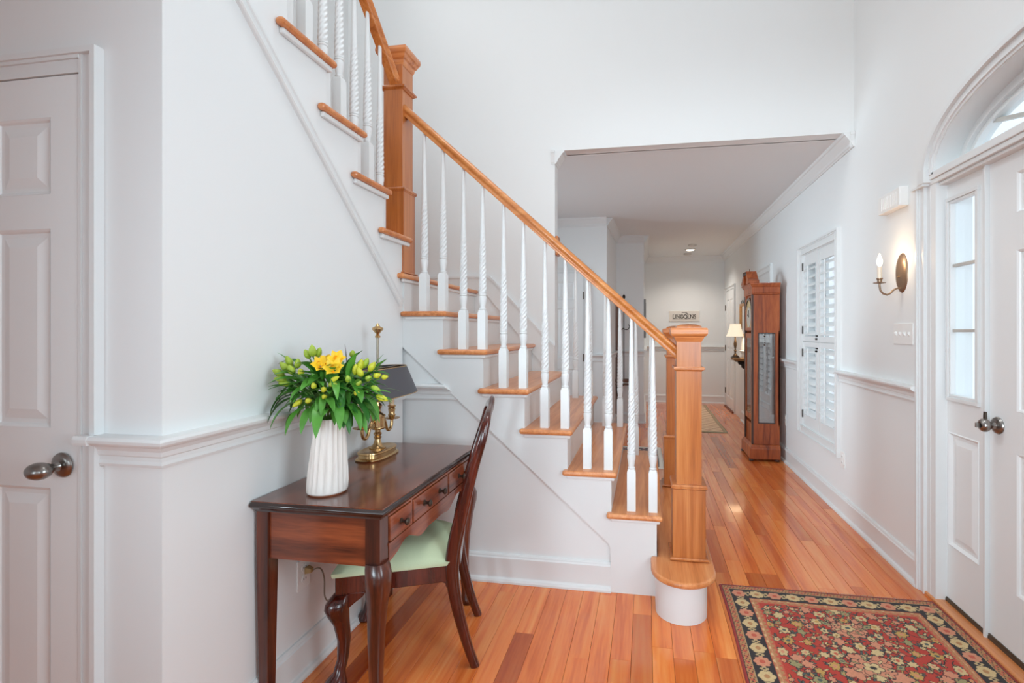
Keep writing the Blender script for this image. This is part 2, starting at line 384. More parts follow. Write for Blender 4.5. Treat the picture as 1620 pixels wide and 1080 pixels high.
# crown ends wrapping the wall face beside the opening
run('trim_10', [(o * .35, z) for o, z in CROWN], [((OX - .03, HY), (OX + .0, HY), (0, -1))], 'small crown end on the wall face left of the opening', CZ)
run('trim_11', [(o * .35, z) for o, z in CROWN], [((RX - .002, HY), (RX - .03, HY), (0, -1))], 'small crown end at the right end of the opening', CZ)
# slanted trim on the left wall under the upper flight
def slope_trim(y0, z0, y1, z1, wd):
    b = MB(); d = Vector((0, y1 - y0, z1 - z0)).normalized(); n = Vector((0, -d.z, d.y))
    if n.z > 0: n = -n
    prof = [(0, 0), (.006, 0), (.014, .004), (.014, .012), (.008, .016), (.008, wd - .016), (.015, wd - .012), (.018, wd - .004), (.012, wd), (0, wd)]
    r = []
    for (y, z) in ((y0, z0), (y1, z1)):
        r.append([(LX + o, y + n.y * h, z + n.z * h) for o, h in prof])
    return b.loft(r)
SL = .887
struct('trim_12', slope_trim(1.16, 1.505 + (2.474 - 1.16) * SL, 2.480, 1.500, .052), TRIM, 'thin slanted moulding on the left wall below the upper stair flight', 'trim')

# ------------------------------------------------------------------ closet door (left)
def panel_door(name, label, w_, h_, rects, mtx, th=.035, depth=.010):
    """slab in local coordinates: u along x (0..w), z up, face towards -y at y=0"""
    b = MB().box(0, w_, depth, th, .008, h_)
    us = sorted({0, w_, *[r[0] for r in rects], *[r[1] for r in rects]}); zs = sorted({.008, h_, *[r[2] for r in rects], *[r[3] for r in rects]})
    for i in range(len(us) - 1):
        for j in range(len(zs) - 1):
            cu, cz = (us[i] + us[i + 1]) / 2, (zs[j] + zs[j + 1]) / 2
            if not any(r[0] < cu < r[1] and r[2] < cz < r[3] for r in rects):
                b.box(us[i], us[i + 1], 0, depth, zs[j], zs[j + 1])
    root = tag(obj(name, b, DOORP), label, 'door', kind='structure')
    for r in rects:
        g = .0; q = MB()
        def ring(i, y): return [(r[0] + i, y, r[2] + i), (r[1] - i, y, r[2] + i), (r[1] - i, y, r[3] - i), (r[0] + i, y, r[3] - i)]
        # moulding slope, flat groove, raised field
        v = ring(-.0004, -.0008) + ring(.006, .0035) + ring(.010, depth - .0005) + ring(.022, depth - .0005) + ring(.046, .003) + ring(.050, .002)
        f = []
        for k in range(5):
            for e in range(4): f.append((k * 4 + e, k * 4 + (e + 1) % 4, k * 4 + 4 + (e + 1) % 4, k * 4 + 4 + e))
        f.append((20, 21, 22, 23))
        q.add(v, f); obj('panel', q, DOORP, root)
    root.matrix_world = mtx
    return root
DW = .69
six = [(.10, .30, 1.722, 1.94), (.39, .59, 1.722, 1.94), (.10, .30, 1.055, 1.622), (.39, .59, 1.055, 1.622), (.10, .30, .21, .883), (.39, .59, .21, .883)]
d1 = panel_door('door_1', 'white six panel closet door at the left edge', DW, 2.055, six, Matrix.Translation((-2.265, CY - .012, 0)))
def knob_mesh(style):
    b = MB().lathe([(0, 0), (.034, 0), (.036, .004), (.033, .010), (.024, .013), (.014, .015), (.0115, .022), (.0115, .030), (.016, .036)], seg=28)
    if style == 'egg':
        b.lathe([(.010, .034), (.018, .038), (.024, .046), (.0265, .056), (.0245, .067), (.018, .076), (.009, .081), (.001, .082)], seg=28, sx=1.35, sy=.9)
    else:
        b.lathe([(.012, .034), (.022, .039), (.0275, .048), (.0275, .058), (.022, .067), (.014, .071), (.012, .069), (.001, .069)], seg=28)
    return b
def place(o, loc, direction, spin=0):
    q = Vector(direction).to_track_quat('Z', 'Y')
    o.matrix_world = Matrix.Translation(loc) @ q.to_matrix().to_4x4() @ Matrix.Rotation(spin, 4, 'Z')
def child_at(o, parent, mtx_world):
    o.parent = parent; o.matrix_parent_inverse = parent.matrix_world.inverted() if False else root_inv(parent); o.matrix_world = mtx_world
def root_inv(p): return Matrix.Identity(4)
kb = link('door_knob', mesh('door_knob', knob_mesh('egg'), NICKEL, 50), d1)
kb.matrix_local = Matrix.Translation((DW - .052, 0, .952)) @ Vector((-.06, -1, -.06)).to_track_quat('Z', 'Y').to_matrix().to_4x4()
obj('latch_plate', MB().box(DW - .0005, DW + .0015, .0, .028, .925, .98), BRONZE, d1)
# door casing: side and head boards with an outer bead
def casing_v(b, u0, u1, z0, z1, P, outer):
    """vertical board between u0,u1; outer = +1/-1 side carrying the bead; P maps (u, out, z)"""
    def bx(a, c, o, za=z0, zb=z1):
        v = [P(u, k, z) for z in (za, zb) for k in (0, o) for u in (a, c)]
        b.add(v, [(0, 1, 3, 2), (4, 6, 7, 5), (0, 4, 5, 1), (2, 3, 7, 6), (0, 2, 6, 4), (1, 5, 7, 3)])
    lo, hi = (u0, u1)
    if outer > 0: bx(lo, lo + .008, .016); bx(lo + .008, hi - .026, .012); bx(hi - .026, hi - .016, .019); bx(hi - .016, hi, .026)
    else: bx(lo, lo + .016, .026); bx(lo + .016, lo + .026, .019); bx(lo + .026, hi - .008, .012); bx(hi - .008, hi, .016)
def casing(name, label, u0, u1, z1, z0, P, wd=.066, sill=False):
    """opening u0..u1 up to z1"""
    b = MB()
    zb = z0 - wd if sill else z0
    casing_v(b, u0 - wd, u0, zb, z1 + wd, P, -1); casing_v(b, u1, u1 + wd, zb, z1 + wd, P, 1)
    def bx(a, c, za, zb, o):
        v = [P(u, k, z) for z in (za, zb) for k in (0, o) for u in (a, c)]
        b.add(v, [(0, 1, 3, 2), (4, 6, 7, 5), (0, 4, 5, 1), (2, 3, 7, 6), (0, 2, 6, 4), (1, 5, 7, 3)])
    h_ = z1 + wd; e_ = wd - .016
    bx(u0 - e_, u1 + e_, h_ - .016, h_ + .0005, .0255); bx(u0 - .001, u1 + .001, h_ - .026, h_ - .016, .0188); bx(u0 - .001, u1 + .001, z1 + .008, h_ - .026, .0123); bx(u0, u1, z1, z1 + .008, .016)
    if sill:
        h_ = z0 - wd
        bx(u0 - e_, u1 + e_, h_ - .0005, h_ + .016, .0245); bx(u0 - .001, u1 + .001, h_ + .016, z0 - .008, .0123); bx(u0, u1, z0 - .008, z0, .016)
    return struct(name, b, TRIM, label, 'trim')
casing('trim_13', 'white casing around the closet door', -2.270, -1.572, 2.058, 0, lambda u, o, z: (u, CY - o, z))

# ------------------------------------------------------------------ front door, sidelights, fanlight
DX = 1.45
def right_m(y): return Matrix(((0, 1, 0, DX), (-1, 0, 0, y), (0, 0, 1, .03), (0, 0, 0, 1)))   # local x -> -y (towards the viewer), local -y -> -x
FW = .91
fsix = [(.155, .395, 1.77, 1.93), (.515, .755, 1.77, 1.93), (.155, .395, .98, 1.62), (.515, .755, .98, 1.62), (.155, .395, .25, .81), (.515, .755, .25, .81)]
d2 = panel_door('door_2', 'white panelled front door at the right edge', FW, 2.03, fsix, right_m(2.36))
kb = link('door_knob', mesh('door_knob', knob_mesh('round'), NICKEL, 50), d2)
kb.matrix_local = Matrix.Translation((.053, 0, .905)) @ Vector((0, -1, 0)).to_track_quat('Z', 'Y').to_matrix().to_4x4()
tl = obj('thumb_turn', MB().box(-.004, .004, -.01, .01, 0, .018), NICKEL, kb, bevel=.002); tl.location = (0, .0, .069)
lk = obj('key_lever', MB().prism([(-.008, 0), (.008, 0), (.006, .03), (-.006, .03)], 'y', -.004, .004), BRONZE, d2, bevel=.001); lk.location = (.045, -.045, .93)
obj('door_sweep', MB().box(.0, FW, -.006, .012, -.022, .008), THRES, d2)
def sidelight(name, label, y_hi):
    """y_hi: far edge; width .325"""
    wd = .325
    b = MB(); g = (.062, .265, .98, 1.925); pn = (.060, .268, .27, .805)
    zs = (0.0, pn[2], pn[3], g[2], g[3], 2.03)
    b.box(0, wd, 0, .035, 0, pn[2]).box(0, pn[0], 0, .035, pn[2], pn[3]).box(pn[1], wd, 0, .035, pn[2], pn[3]).box(pn[0], pn[1], .010, .035, pn[2], pn[3])
    b.box(0, wd, 0, .035, pn[3], g[2]).box(0, g[0], 0, .035, g[2], g[3]).box(g[1], wd, 0, .035, g[2], g[3]).box(0, wd, 0, .035, g[3], 2.03)
    root = tag(obj(name, b, DOORP), label, 'window', kind='structure')
    q = MB()
    for t, (i0, i1, o) in enumerate(((-.016, .002, -.012), (.002, .014, -.006))):
        for (a, c, za, zb) in ((g[0] + i0, g[1] - i0, g[3] - i1, g[3] - i0), (g[0] + i0, g[1] - i0, g[2] + i0, g[2] + i1), (g[0] + i0, g[0] + i1, g[2] + i1, g[3] - i1), (g[1] - i1, g[1] - i0, g[2] + i1, g[3] - i1)):
            q.box(a, c, o, .02, za, zb)
    obj('glazing_frame', q, TRIM, root, bevel=.002)
    q = MB()
    for z in (1.30, 1.612): q.box(g[0], g[1], .004, .024, z - .007, z + .007)
    obj('glazing_bar', q, plain('bar_paint', (190, 186, 180), .5), root)
    for za, zb in ((g[2], 1.30), (1.30, 1.612), (1.612, g[3])):
        obj('pane', MB().box(g[0], g[1], .013, .017, za + .004, zb - .004), PANE, root)
    r = pn
    def ring(i, y): return [(r[0] + i, y, r[2] + i), (r[1] - i, y, r[2] + i), (r[1] - i, y, r[3] - i), (r[0] + i, y, r[3] - i)]
    v = ring(-.006, -.0004) + ring(-.002, -.004) + ring(.010, .0095) + ring(.022, .0095) + ring(.044, .003) + ring(.048, .002)
    f = [(k * 4 + e, k * 4 + (e + 1) % 4, k * 4 + 4 + (e + 1) % 4, k * 4 + 4 + e) for k in range(5) for e in range(4)] + [(20, 21, 22, 23)]
    obj('panel', MB().add(v, f), DOORP, root)
    obj('sweep', MB().box(0, wd, -.006, .012, -.022, .003), THRES, root)
    root.matrix_world = right_m(y_hi)
    return root
sidelight('window_1', 'narrow sidelight with three panes left of the front door', 2.70)
sidelight('window_2', 'sidelight on the near side of the front door, outside the view', 1.435)
# jambs, mullion posts, transom bar
mb = MB()
mb = MB().box(RX - .002, DX + .07, 2.702, 2.738, .0, 2.068).box(DX - .018, DX + .05, 2.3615, 2.3745, .0, 2.068).box(DX - .010, DX + .02, 2.690, 2.703, 0, 2.068)
mb.box(DX - .018, DX + .05, 1.4365, 1.4495, .0, 2.068).box(RX - .002, DX + .07, 1.07, 1.108, 0, 2.068)
struct('trim_14', mb, TRIM, 'white door posts and jambs of the front entrance', 'trim', bevel=.002)
struct('trim_15', MB().box(RX - .012, DX + .10, 1.05, 2.76, 2.078, 2.112).box(RX - .004, DX + .09, 1.05, 2.75, 2.055, 2.078).box(RX + .012, DX + .06, 1.1, 2.70, 2.040, 2.055), TRIM, 'white transom bar between front door and fanlight', 'trim', bevel=.003)
# wall opening is wider than the old arch: widen below the spring line is covered by side casing
b = MB()
P = lambda u, o, z: (RX - o, u, z)
casing_v(b, 2.735, 2.80, 0, 2.055, P, 1); casing_v(b, 1.01, 1.075, 0, 2.055, P, -1)
b.box(RX - .037, RX, 2.695, 2.752, 2.066, 2.136).box(RX - .034, RX, 2.712, 2.825, 2.0545, 2.066)
struct('trim_16', b, TRIM, 'white side casing of the front entrance with a small corner block', 'trim')
def ring_x(b, outer, inner, x0, x1):
    n = len(outer)
    v = [(x, *p) for x in (x0, x1) for p in outer] + [(x, *p) for x in (x0, x1) for p in inner]
    f = []
    for i in range(n - 1):
        f += [(i, i + 1, n + i + 1, n + i), (2 * n + i, 3 * n + i, 3 * n + i + 1, 2 * n + i + 1), (i, 2 * n + i, 2 * n + i + 1, i + 1), (n + i, n + i + 1, 3 * n + i + 1, 3 * n + i)]
    f += [(0, n, 3 * n, 2 * n), (n - 1, 3 * n - 1, 4 * n - 1, 2 * n - 1)]
    return b.add(v, f)
AN = 40
def A(hw, rise): return arch(DC, hw, 2.1, rise, AN)
b = MB()
ring_x(b, A(.825, .375), A(.805, .352), RX - .030, RX)
ring_x(b, A(.806, .353), A(.775, .322), RX - .014, RX)
ring_x(b, A(.776, .323), A(.768, .314), RX - .020, RX)
ring_x(b, A(.769, .315), A(.757, .300), RX - .012, RX)
struct('trim_17', b, TRIM, 'white arched casing over the front door', 'trim', smooth=30)
b = MB()
ring_x(b, A(.768, .312), A(.752, .296), RX - .006, DX + .10)
ring_x(b, A(.756, .300), A(.700, .255), DX + .045, DX + .09)
struct('trim_18', b, TRIM, 'deep white arched reveal of the fanlight', 'trim', smooth=30)
b = MB()
ring_x(b, A(.704, .258), A(.690, .247), DX + .030, DX + .10)
ring_x(b, A(.690, .247), A(.662, .225), DX + .050, DX + .09)
ring_x(b, A(.664, .227), A(.650, .214), DX + .040, DX + .09)
ring_x(b, arch(DC, .16, 2.1, .075, AN), arch(DC, .14, 2.1, .06, AN), DX + .050, DX + .085)
fan = struct('window_3', b, TRIM, 'arched fanlight with radiating bars over the front door', 'window', smooth=30)
for ang in (40, 73, 107, 140):
    t = math.radians(ang); c, s_ = math.cos(t), math.sin(t)
    p0 = Vector((DX + .068, DC + .15 * c, 2.1 + .07 * s_)); 
    e = arch(DC, .66, 2.1, .224, 1, a0=t, a1=t)[0]
    p1 = Vector((DX + .068, e[0], e[1])); d = (p1 - p0).normalized(); nn = Vector((0, -d.z, d.y)) * .008
    obj('glazing_bar', MB().loft([[p + nn + Vector((-.016, 0, 0)), p - nn + Vector((-.016, 0, 0)), p - nn + Vector((.016, 0, 0)), p + nn + Vector((.016, 0, 0))] for p in (p0, p1)]), plain('fan_bar_paint', (198, 196, 190), .5), fan)
o = arch(DC, .66, 2.1, .224, AN)
obj('pane', MB().prism(o + [(DC - .66, 2.1)], 'x', DX + .066, DX + .070), PANE, fan)
# oak saddle on the floor in front of the entrance and metal threshold
struct('trim_19', MB().box(RX - .012, DX - .002, 1.0, 2.74, -.004, .016), OAKY, 'oak saddle board along the front door', 'threshold', bevel=.006)
struct('trim_20', MB().box(DX - .008, DX + .12, 1.10, 2.702, 0, .028), THRES, 'dark metal threshold under the front door', 'threshold', bevel=.003)

# ------------------------------------------------------------------ staircase
st = thing('staircase', 'oak and white painted staircase turning left with twisted white balusters', 'stairs', (.08, 2.6, 0))
def tread_part(b, name='tread', m=OAKY, bv=.013):
    return wobj(name, b, m, st, bevel=bv, seg=3)
FAR = 3.80
for n in range(2, 8):
    x1 = tx(n); x0 = x1 - RUN - .054; z = n * NZ
    far_y = FAR if x0 > OX - .02 else HY - .003
    if n == 5:
        b = MB().prism([(x0, SY - .035), (x1, SY - .035), (x1, HY - .003), (x0, HY - .003)], 'z', z - .028, z)
    else: b = MB().box(x0 if n < 7 else LX + .001, x1, SY - .035, far_y, z - .028, z)
    tread_part(b)
    # cove under the nosing
    c = MB().box(max(x0, LX) + .02, x1 - .014, SY - .016, SY - .001, z - .046, z - .028).box(x1 - .030, x1 - .014, SY, far_y - .02, z - .046, z - .028)
    wobj('cove', c, TRIM, st, bevel=.006)
    wobj('riser', MB().box(x1 - .045, x1 - .030, SY + .0305, far_y - .02 if far_y == FAR else HY - .003, (n - 1) * NZ - .001, z - .028), TRIM, st)
# starting step with bullnose
def bull(r, cx, y_end, y_c, n=24):
    return [(cx + r, y_end)] + [(cx + r * math.cos(t), y_c - r * math.sin(t)) for t in [PI * k / n for k in range(n + 1)]] + [(cx - r, y_end)]
yb = 2.378
wobj('tread', MB().prism([(.055, yb), (.023, yb)][1:] + [(.023, 2.484), (.055, 2.484), (.055, 3.66), (.0, 3.66), (.0, 3.76), (.323, 3.76)] + [(.173 + .150 * math.cos(t), yb - .152 * math.sin(t)) for t in [PI * k / 28 for k in range(29)]][:-1], 'z', NZ - .028, NZ), OAKY, st, bevel=.012, seg=3)
wobj('riser', MB().prism([(.283, 3.72), (.283, yb)] + [(.164 + .119 * math.cos(t), yb - .119 * math.sin(t)) for t in [PI * k / 28 for k in range(1, 29)]] + [(.045, 2.6), (.20, 2.6), (.20, 3.72)], 'z', 0, NZ - .028), TRIM, st, smooth=30)
# landing
z = 8 * NZ
tread_part(MB().prism([(LX - .03, SY - .06), (-1.276, SY - .06), (-1.276, HY - .003), (-2.375, HY - .003), (-2.375, 2.50), (LX - .03, 2.50)], 'z', z - .028, z), 'landing')
wobj('cove', MB().box(-1.306, -1.290, SY - .035, HY - .003, z - .046, z - .028), TRIM, st, bevel=.006)
wobj('riser', MB().box(-1.321, -1.306, SY + .001, HY - .003, 7 * NZ - .001, z - .028), TRIM, st)
# upper flight
for n in range(9, 15):
    y1 = ty(n); z = n * NZ
    tread_part(MB().prism([(-2.375, y1), (LX + .035, y1), (LX + .035, y1 - .322), (LX + .001, y1 - .322), (LX + .001, y1 - RUN - .028), (-2.375, y1 - RUN - .028)], 'z', z - .028, z), m=OAKX)
    wobj('cove', MB().prism([(LX + .0005, y1 - .300), (LX + .020, y1 - .300), (LX + .020, y1 - .014), (-1.9, y1 - .014), (-1.9, y1 - .029), (LX + .0005, y1 - .029)], 'z', z - .050, z - .028), TRIM, st, bevel=.006)
    wobj('riser', MB().box(-2.375, LX - .101 if n > 9 else LX - .002, y1 - .045, y1 - .030, (n - 1) * NZ - .001, z - .028), TRIM, st)
# front stringer of the lower flight: sawtooth above, slope below
pl = [(-.178, 0), (.053, 0)]
for n in range(2, 8):
    pl += [(tx(n) - .030, n * NZ - .028), (tx(n + 1) - .030, n * NZ - .028)]
pl = pl[:-1] + [(LX + .0, 7 * NZ - .028), (LX + .0, 1.240), (-.178, .240)]
wobj('stringer', MB().prism(pl, 'y', SY, SY + .03), TRIM, st)
# back stringer (towards the hall)
pl = [(.053, 0)] + [q for n in range(2, 6) for q in ((tx(n) - .030, n * NZ - .028), (tx(n + 1) - .030, n * NZ - .028))] + [(OX + .0, 5 * NZ - .03), (OX, 0)]
pl = [p for p in pl if p[0] >= OX]
wobj('stringer', MB().prism(pl, 'y', FAR - .055, FAR - .025), TRIM, st)
# skirt boards along the far wall
pl = []
for (xa, za) in ((-2.37, 1.64), (-1.30, 1.64), (-1.276, 1.60), (OX - .003, 1.64 - (OX + 1.276) * -.905 * -1)):
    pl.append((xa, za))
z_end = 1.64 - (OX + 1.276) * .905
wobj('skirt', MB().prism([(-2.375, 1.638), (-1.235, 1.638), (OX, z_end - .14), (OX, z_end + .10), (-1.19, 1.735), (-2.375, 1.735)], 'y', HY - .016, HY - .001).prism([(-2.375, 1.735), (-1.19, 1.735), (OX, z_end + .10), (OX, z_end + .118), (-1.183, 1.752), (-2.375, 1.752)], 'y', HY - .024, HY - .001), TRIM, st)
# balusters -----------------------------------------------------------------
def baluster_mesh(h_top_lo, slope_sign, axis):
    """origin at the foot. Square block, urn, rope twist tapering into a thin round top. h: height at the centre"""
    h = h_top_lo; b = MB(); s = .0215
    # block with chamfered shoulders
    def sq(r, z): return [(-r, -r, z), (r, -r, z), (r, r, z), (-r, r, z)]
    b.loft([sq(s, 0), sq(s, .198), sq(s * .72, .212)])
    b.lathe([(.015, .208), (.0185, .214), (.0185, .220), (.0150, .223), (.0150, .230), (.0205, .262), (.0215, .276), (.0205, .284), (.0165, .288), (.0205, .292), (.0205, .299), (.0165, .302), (.0190, .304)], seg=20)
    seg = 48; z0, tw = .302, .36; rows = []
    nz = 130
    for i in range(nz + 1):
        z = z0 + tw * i / nz; u = i / nz
        r = .0195 + (.0135 - .0195) * u
        amp = .115 * min(1, u * 25) * min(1, (1 - u) * 3)
        rows.append([(r * (1 + amp * math.cos(5 * (2 * PI * k / seg) - (z - z0) * 256)) * math.cos(2 * PI * k / seg),
                      r * (1 + amp * math.cos(5 * (2 * PI * k / seg) - (z - z0) * 256)) * math.sin(2 * PI * k / seg), z) for k in range(seg)])
    rt = .0085
    for z in np.linspace(z0 + tw, h - .01, 6)[1:]:
        u = (z - z0 - tw) / (h - z0 - tw); r = .0135 + (rt - .0135) * u
        rows.append([(r * math.cos(2 * PI * k / seg), r * math.sin(2 * PI * k / seg), z) for k in range(seg)])
    last = []
    for k in range(seg):
        cx_, cy_ = rt * math.cos(2 * PI * k / seg), rt * math.sin(2 * PI * k / seg)
        last.append((cx_, cy_, h + .012 + slope_sign * (cx_ if axis == 'x' else cy_) * .905))
    rows.append(last)
    b.loft(rows)
    return mesh('baluster', b, TRIM, 35)
def under(x): return 1.186 + (.151 - x) * .905
lo_off, hi_off = .048, .157
m_short = baluster_mesh(under(tx(3) - lo_off) - 3 * NZ, -1, 'x'); m_long = baluster_mesh(under(tx(3) - hi_off) - 3 * NZ, -1, 'x')
def under_up(y): return 2.79 - .905 * (y - 2.347)
m_us = baluster_mesh(under_up(ty(10) - .100) - 10 * NZ, -1, 'y'); m_ul = baluster_mesh(under_up(ty(10) - .213) - 10 * NZ, -1, 'y')
def bal(me, loc):
    o = link('baluster', me, st, True); o.location = loc; return o
for n in range(2, 8):
    for me, off in ((m_short, lo_off), (m_long, hi_off)): bal(me, (tx(n) - off, SY + .042, n * NZ))
for n in range(2, 5):
    for me, off in ((m_short, lo_off), (m_long, hi_off)): bal(me, (tx(n) - off, 3.665, n * NZ))
for n in range(9, 14):
    for me, off in ((m_us, .100), (m_ul, .213)):
        if n == 9 and off == .1: continue
        bal(me, (-1.362, ty(n) - off, n * NZ))
# newel posts ----------------------------------------------------------------
def ring_sq(r, z, cx=0, cy=0): return [(cx - r, cy - r, z), (cx + r, cy - r, z), (cx + r, cy + r, z), (cx - r, cy + r, z)]
def collar(parent, cx, cy, r, z0, z1, out, name='collar'):
    h = z1 - z0
    wobj(name, MB().loft([ring_sq(r + .002, z0 - h * .5, cx, cy), ring_sq(r + out * .45, z0 - h * .1, cx, cy), ring_sq(r + out * .6, z0, cx, cy), ring_sq(r + out, z0 + h * .25, cx, cy), ring_sq(r + out, z0 + h * .7, cx, cy), ring_sq(r + out * .7, z1, cx, cy), ring_sq(r - .004, z1, cx, cy)]), OAKZ, parent)
def newel(cx, cy, zb, z_col, z_band, z_top, zb2=None, r0=.0785, r1=.061, r2=.059, cap_h=.05, foot=True):
    nw = link('newel_post', None, st, True) if False else None
    b = MB().box(cx - r0, cx + r0, cy - r0, cy + r0, zb, z_col)
    root = wobj('newel_post', b.box(cx - r1, cx + r1, cy - r1, cy + r1, z_col, z_band).box(cx - r2, cx + r2, cy - r2, cy + r2, z_band, z_top), OAKZ, st, bevel=.002)
    return root
def collar2(root, cx, cy, r, z0, z1, out, name='collar', m=OAKZ):
    h = z1 - z0
    b = MB().loft([ring_sq(r + .001, z0 - h * .4, cx, cy), ring_sq(r + out * .5, z0 - h * .05, cx, cy), ring_sq(r + out * .55, z0, cx, cy), ring_sq(r + out, z0 + h * .2, cx, cy), ring_sq(r + out, z0 + h * .75, cx, cy), ring_sq(r + out * .75, z1, cx, cy), ring_sq(r - .004, z1, cx, cy)])
    o = obj(name, b, m, root); return o
for cy_, nm in ((2.53, 0), (3.665, 1)):
    cx_ = .2085
    r = newel(cx_, cy_, NZ, .553, 1.14, 1.30)
    collar2(r, cx_, cy_, .0785, NZ + .004, NZ + .016, .014, 'base_moulding')
    collar2(r, cx_, cy_, .0645, .553, .575, .021)
    collar2(r, cx_, cy_, .060, 1.136, 1.152, .014)
    b = MB().loft([ring_sq(.060, 1.275, cx_, cy_), ring_sq(.066, 1.288, cx_, cy_), ring_sq(.070, 1.292, cx_, cy_), ring_sq(.072, 1.300, cx_, cy_), ring_sq(.082, 1.306, cx_, cy_), ring_sq(.088, 1.316, cx_, cy_), ring_sq(.0885, 1.334, cx_, cy_), ring_sq(.086, 1.341, cx_, cy_), ring_sq(.080, 1.344, cx_, cy_)])
    obj('newel_cap', b, OAKX, r)
    b = MB().loft([ring_sq(.062, 1.343, cx_, cy_), ring_sq(.062, 1.348, cx_, cy_)] + [ring_sq(.060 * math.cos(t), 1.348 + .016 * math.sin(t), cx_, cy_) for t in [PI / 2 * k / 7 for k in range(1, 7)]] + [ring_sq(.004, 1.365, cx_, cy_)])
    obj('cap_crown', b, OAKZ, r, smooth=40)
nx_, ny_ = -1.3705, 2.5465
r = wobj('newel_post', MB().box(nx_ - .066, nx_ + .066, ny_ - .066, ny_ + .066, 8 * NZ, 2.11).box(nx_ - .056, nx_ + .056, ny_ - .060, ny_ + .060, 2.11, 2.80), OAKZ, st, bevel=.002)
collar2(r, nx_, ny_, .0665, 2.098, 2.114, .008)
collar2(r, nx_, ny_, .060, 2.66, 2.676, .014)
collar2(r, nx_, ny_, .066, 8 * NZ + .003, 8 * NZ + .012, .012, 'base_moulding')
b = MB().loft([ring_sq(q, zz, nx_, ny_) for q, zz in ((.058, 2.785), (.064, 2.800), (.066, 2.815), (.074, 2.822), (.080, 2.838), (.086, 2.846), (.090, 2.862), (.088, 2.878), (.070, 2.886), (.004, 2.898))])
obj('newel_cap', b, OAKX, r)
# handrails -------------------------------------------------------------------
RP = [(-.020, 0), (.020, 0), (.022, .010), (.019, .020), (.021, .028), (.029, .036), (.031, .048), (.028, .060), (.018, .068), (0, .071), (-.018, .068), (-.028, .060), (-.031, .048), (-.029, .036), (-.021, .028), (-.019, .020), (-.022, .010)]
def rail_x(x0, x1, yc, zf, name='handrail', n=1):
    return wobj(name, MB().loft([[(x, yc + o, zf(x) + h) for o, h in RP] for x in (x0, x1)]), OAKR, st, smooth=50)
rail_x(.149, nx_ + .056, SY + .042, under)
rail_x(.149, OX + .022, 3.665, under)
b = MB()   # rosette block where the back rail meets the wall end
wobj('rail_rosette', MB().box(OX, OX + .022, 3.615, 3.715, under(OX) - .035, under(OX) + .11), OAKZ, st, bevel=.006)
wobj('handrail', MB().loft([[(-1.362 + o, y, under_up(y) + h) for o, h in RP] for y in (ny_ - .060, 1.30)]), wood('rail_oak_y', (170, 92, 40), (204, 122, 60), (224, 148, 84), 'y', .28, .35, fine=70, along=6), st, smooth=50)

# ------------------------------------------------------------------ windows with plantation shutters
def window(name, W, label):
    y0, y1, z0, z1 = W
    b = MB()
    for (a, c, p, q) in ((y0, y1, z0, z0 + .04), (y0, y1, z1 - .04, z1), (y0, y0 + .04, z0, z1), (y1 - .04, y1, z0, z1), (y0, y1, (z0 + z1) / 2 - .02, (z0 + z1) / 2 + .02)):
        b.box(RX + .10, RX + .14, a, c, p, q)
    # jamb liner
    b.box(RX, RX + .10, y0, y0 + .006, z0, z1).box(RX, RX + .10, y1 - .006, y1, z0, z1).box(RX, RX + .10, y0, y1, z0, z0 + .006).box(RX, RX + .10, y0, y1, z1 - .006, z1)
    r = struct(name, b, TRIM, label, 'window')
    ym = (y0 + y1) / 2
    m = MB()
    for k in (1, 2): m.box(RX + .108, RX + .130, y0 + (y1 - y0) * k / 3 - .009, y0 + (y1 - y0) * k / 3 + .009, z0, z1)
    for k in (.25, .75): m.box(RX + .108, RX + .130, y0, y1, z0 + (z1 - z0) * k - .009, z0 + (z1 - z0) * k + .009)
    obj('glazing_bar', m, TRIM, r)
    zm = (z0 + z1) / 2
    obj('pane', MB().box(RX + .118, RX + .121, y0 + .04, y1 - .04, z0 + .04, zm - .02), PANE, r)
    obj('pane', MB().box(RX + .118, RX + .121, y0 + .04, y1 - .04, zm + .02, z1 - .04), PANE, r)
    return r
window('window_4', W1, 'window behind shutters right of the clock')
window('window_5', W2, 'window hidden behind the grandfather clock')
casing('trim_21', 'white casing around the shuttered window', W1[0], W1[1], W1[3], W1[2], lambda u, o, z: (RX - o, u, z), .075, True)
casing('trim_22', 'white casing of the window behind the clock', W2[0], W2[1], W2[3], W2[2], lambda u, o, z: (RX - o, u, z), .075, True)
TILT = math.radians(38)
lv = MB()      # one louvre, width along y
LW = .295
sec = [(.031 * math.cos(t), .0055 * math.sin(t)) for t in [2 * PI * k / 10 for k in range(10)]]
sec = [(a * math.cos(TILT) - b_ * math.sin(TILT), a * math.sin(TILT) + b_ * math.cos(TILT)) for a, b_ in sec]
lv.loft([[(a, y, b_) for a, b_ in sec] for y in (-LW / 2, LW / 2)])
lm = mesh('louvre', lv, TRIM, 40)
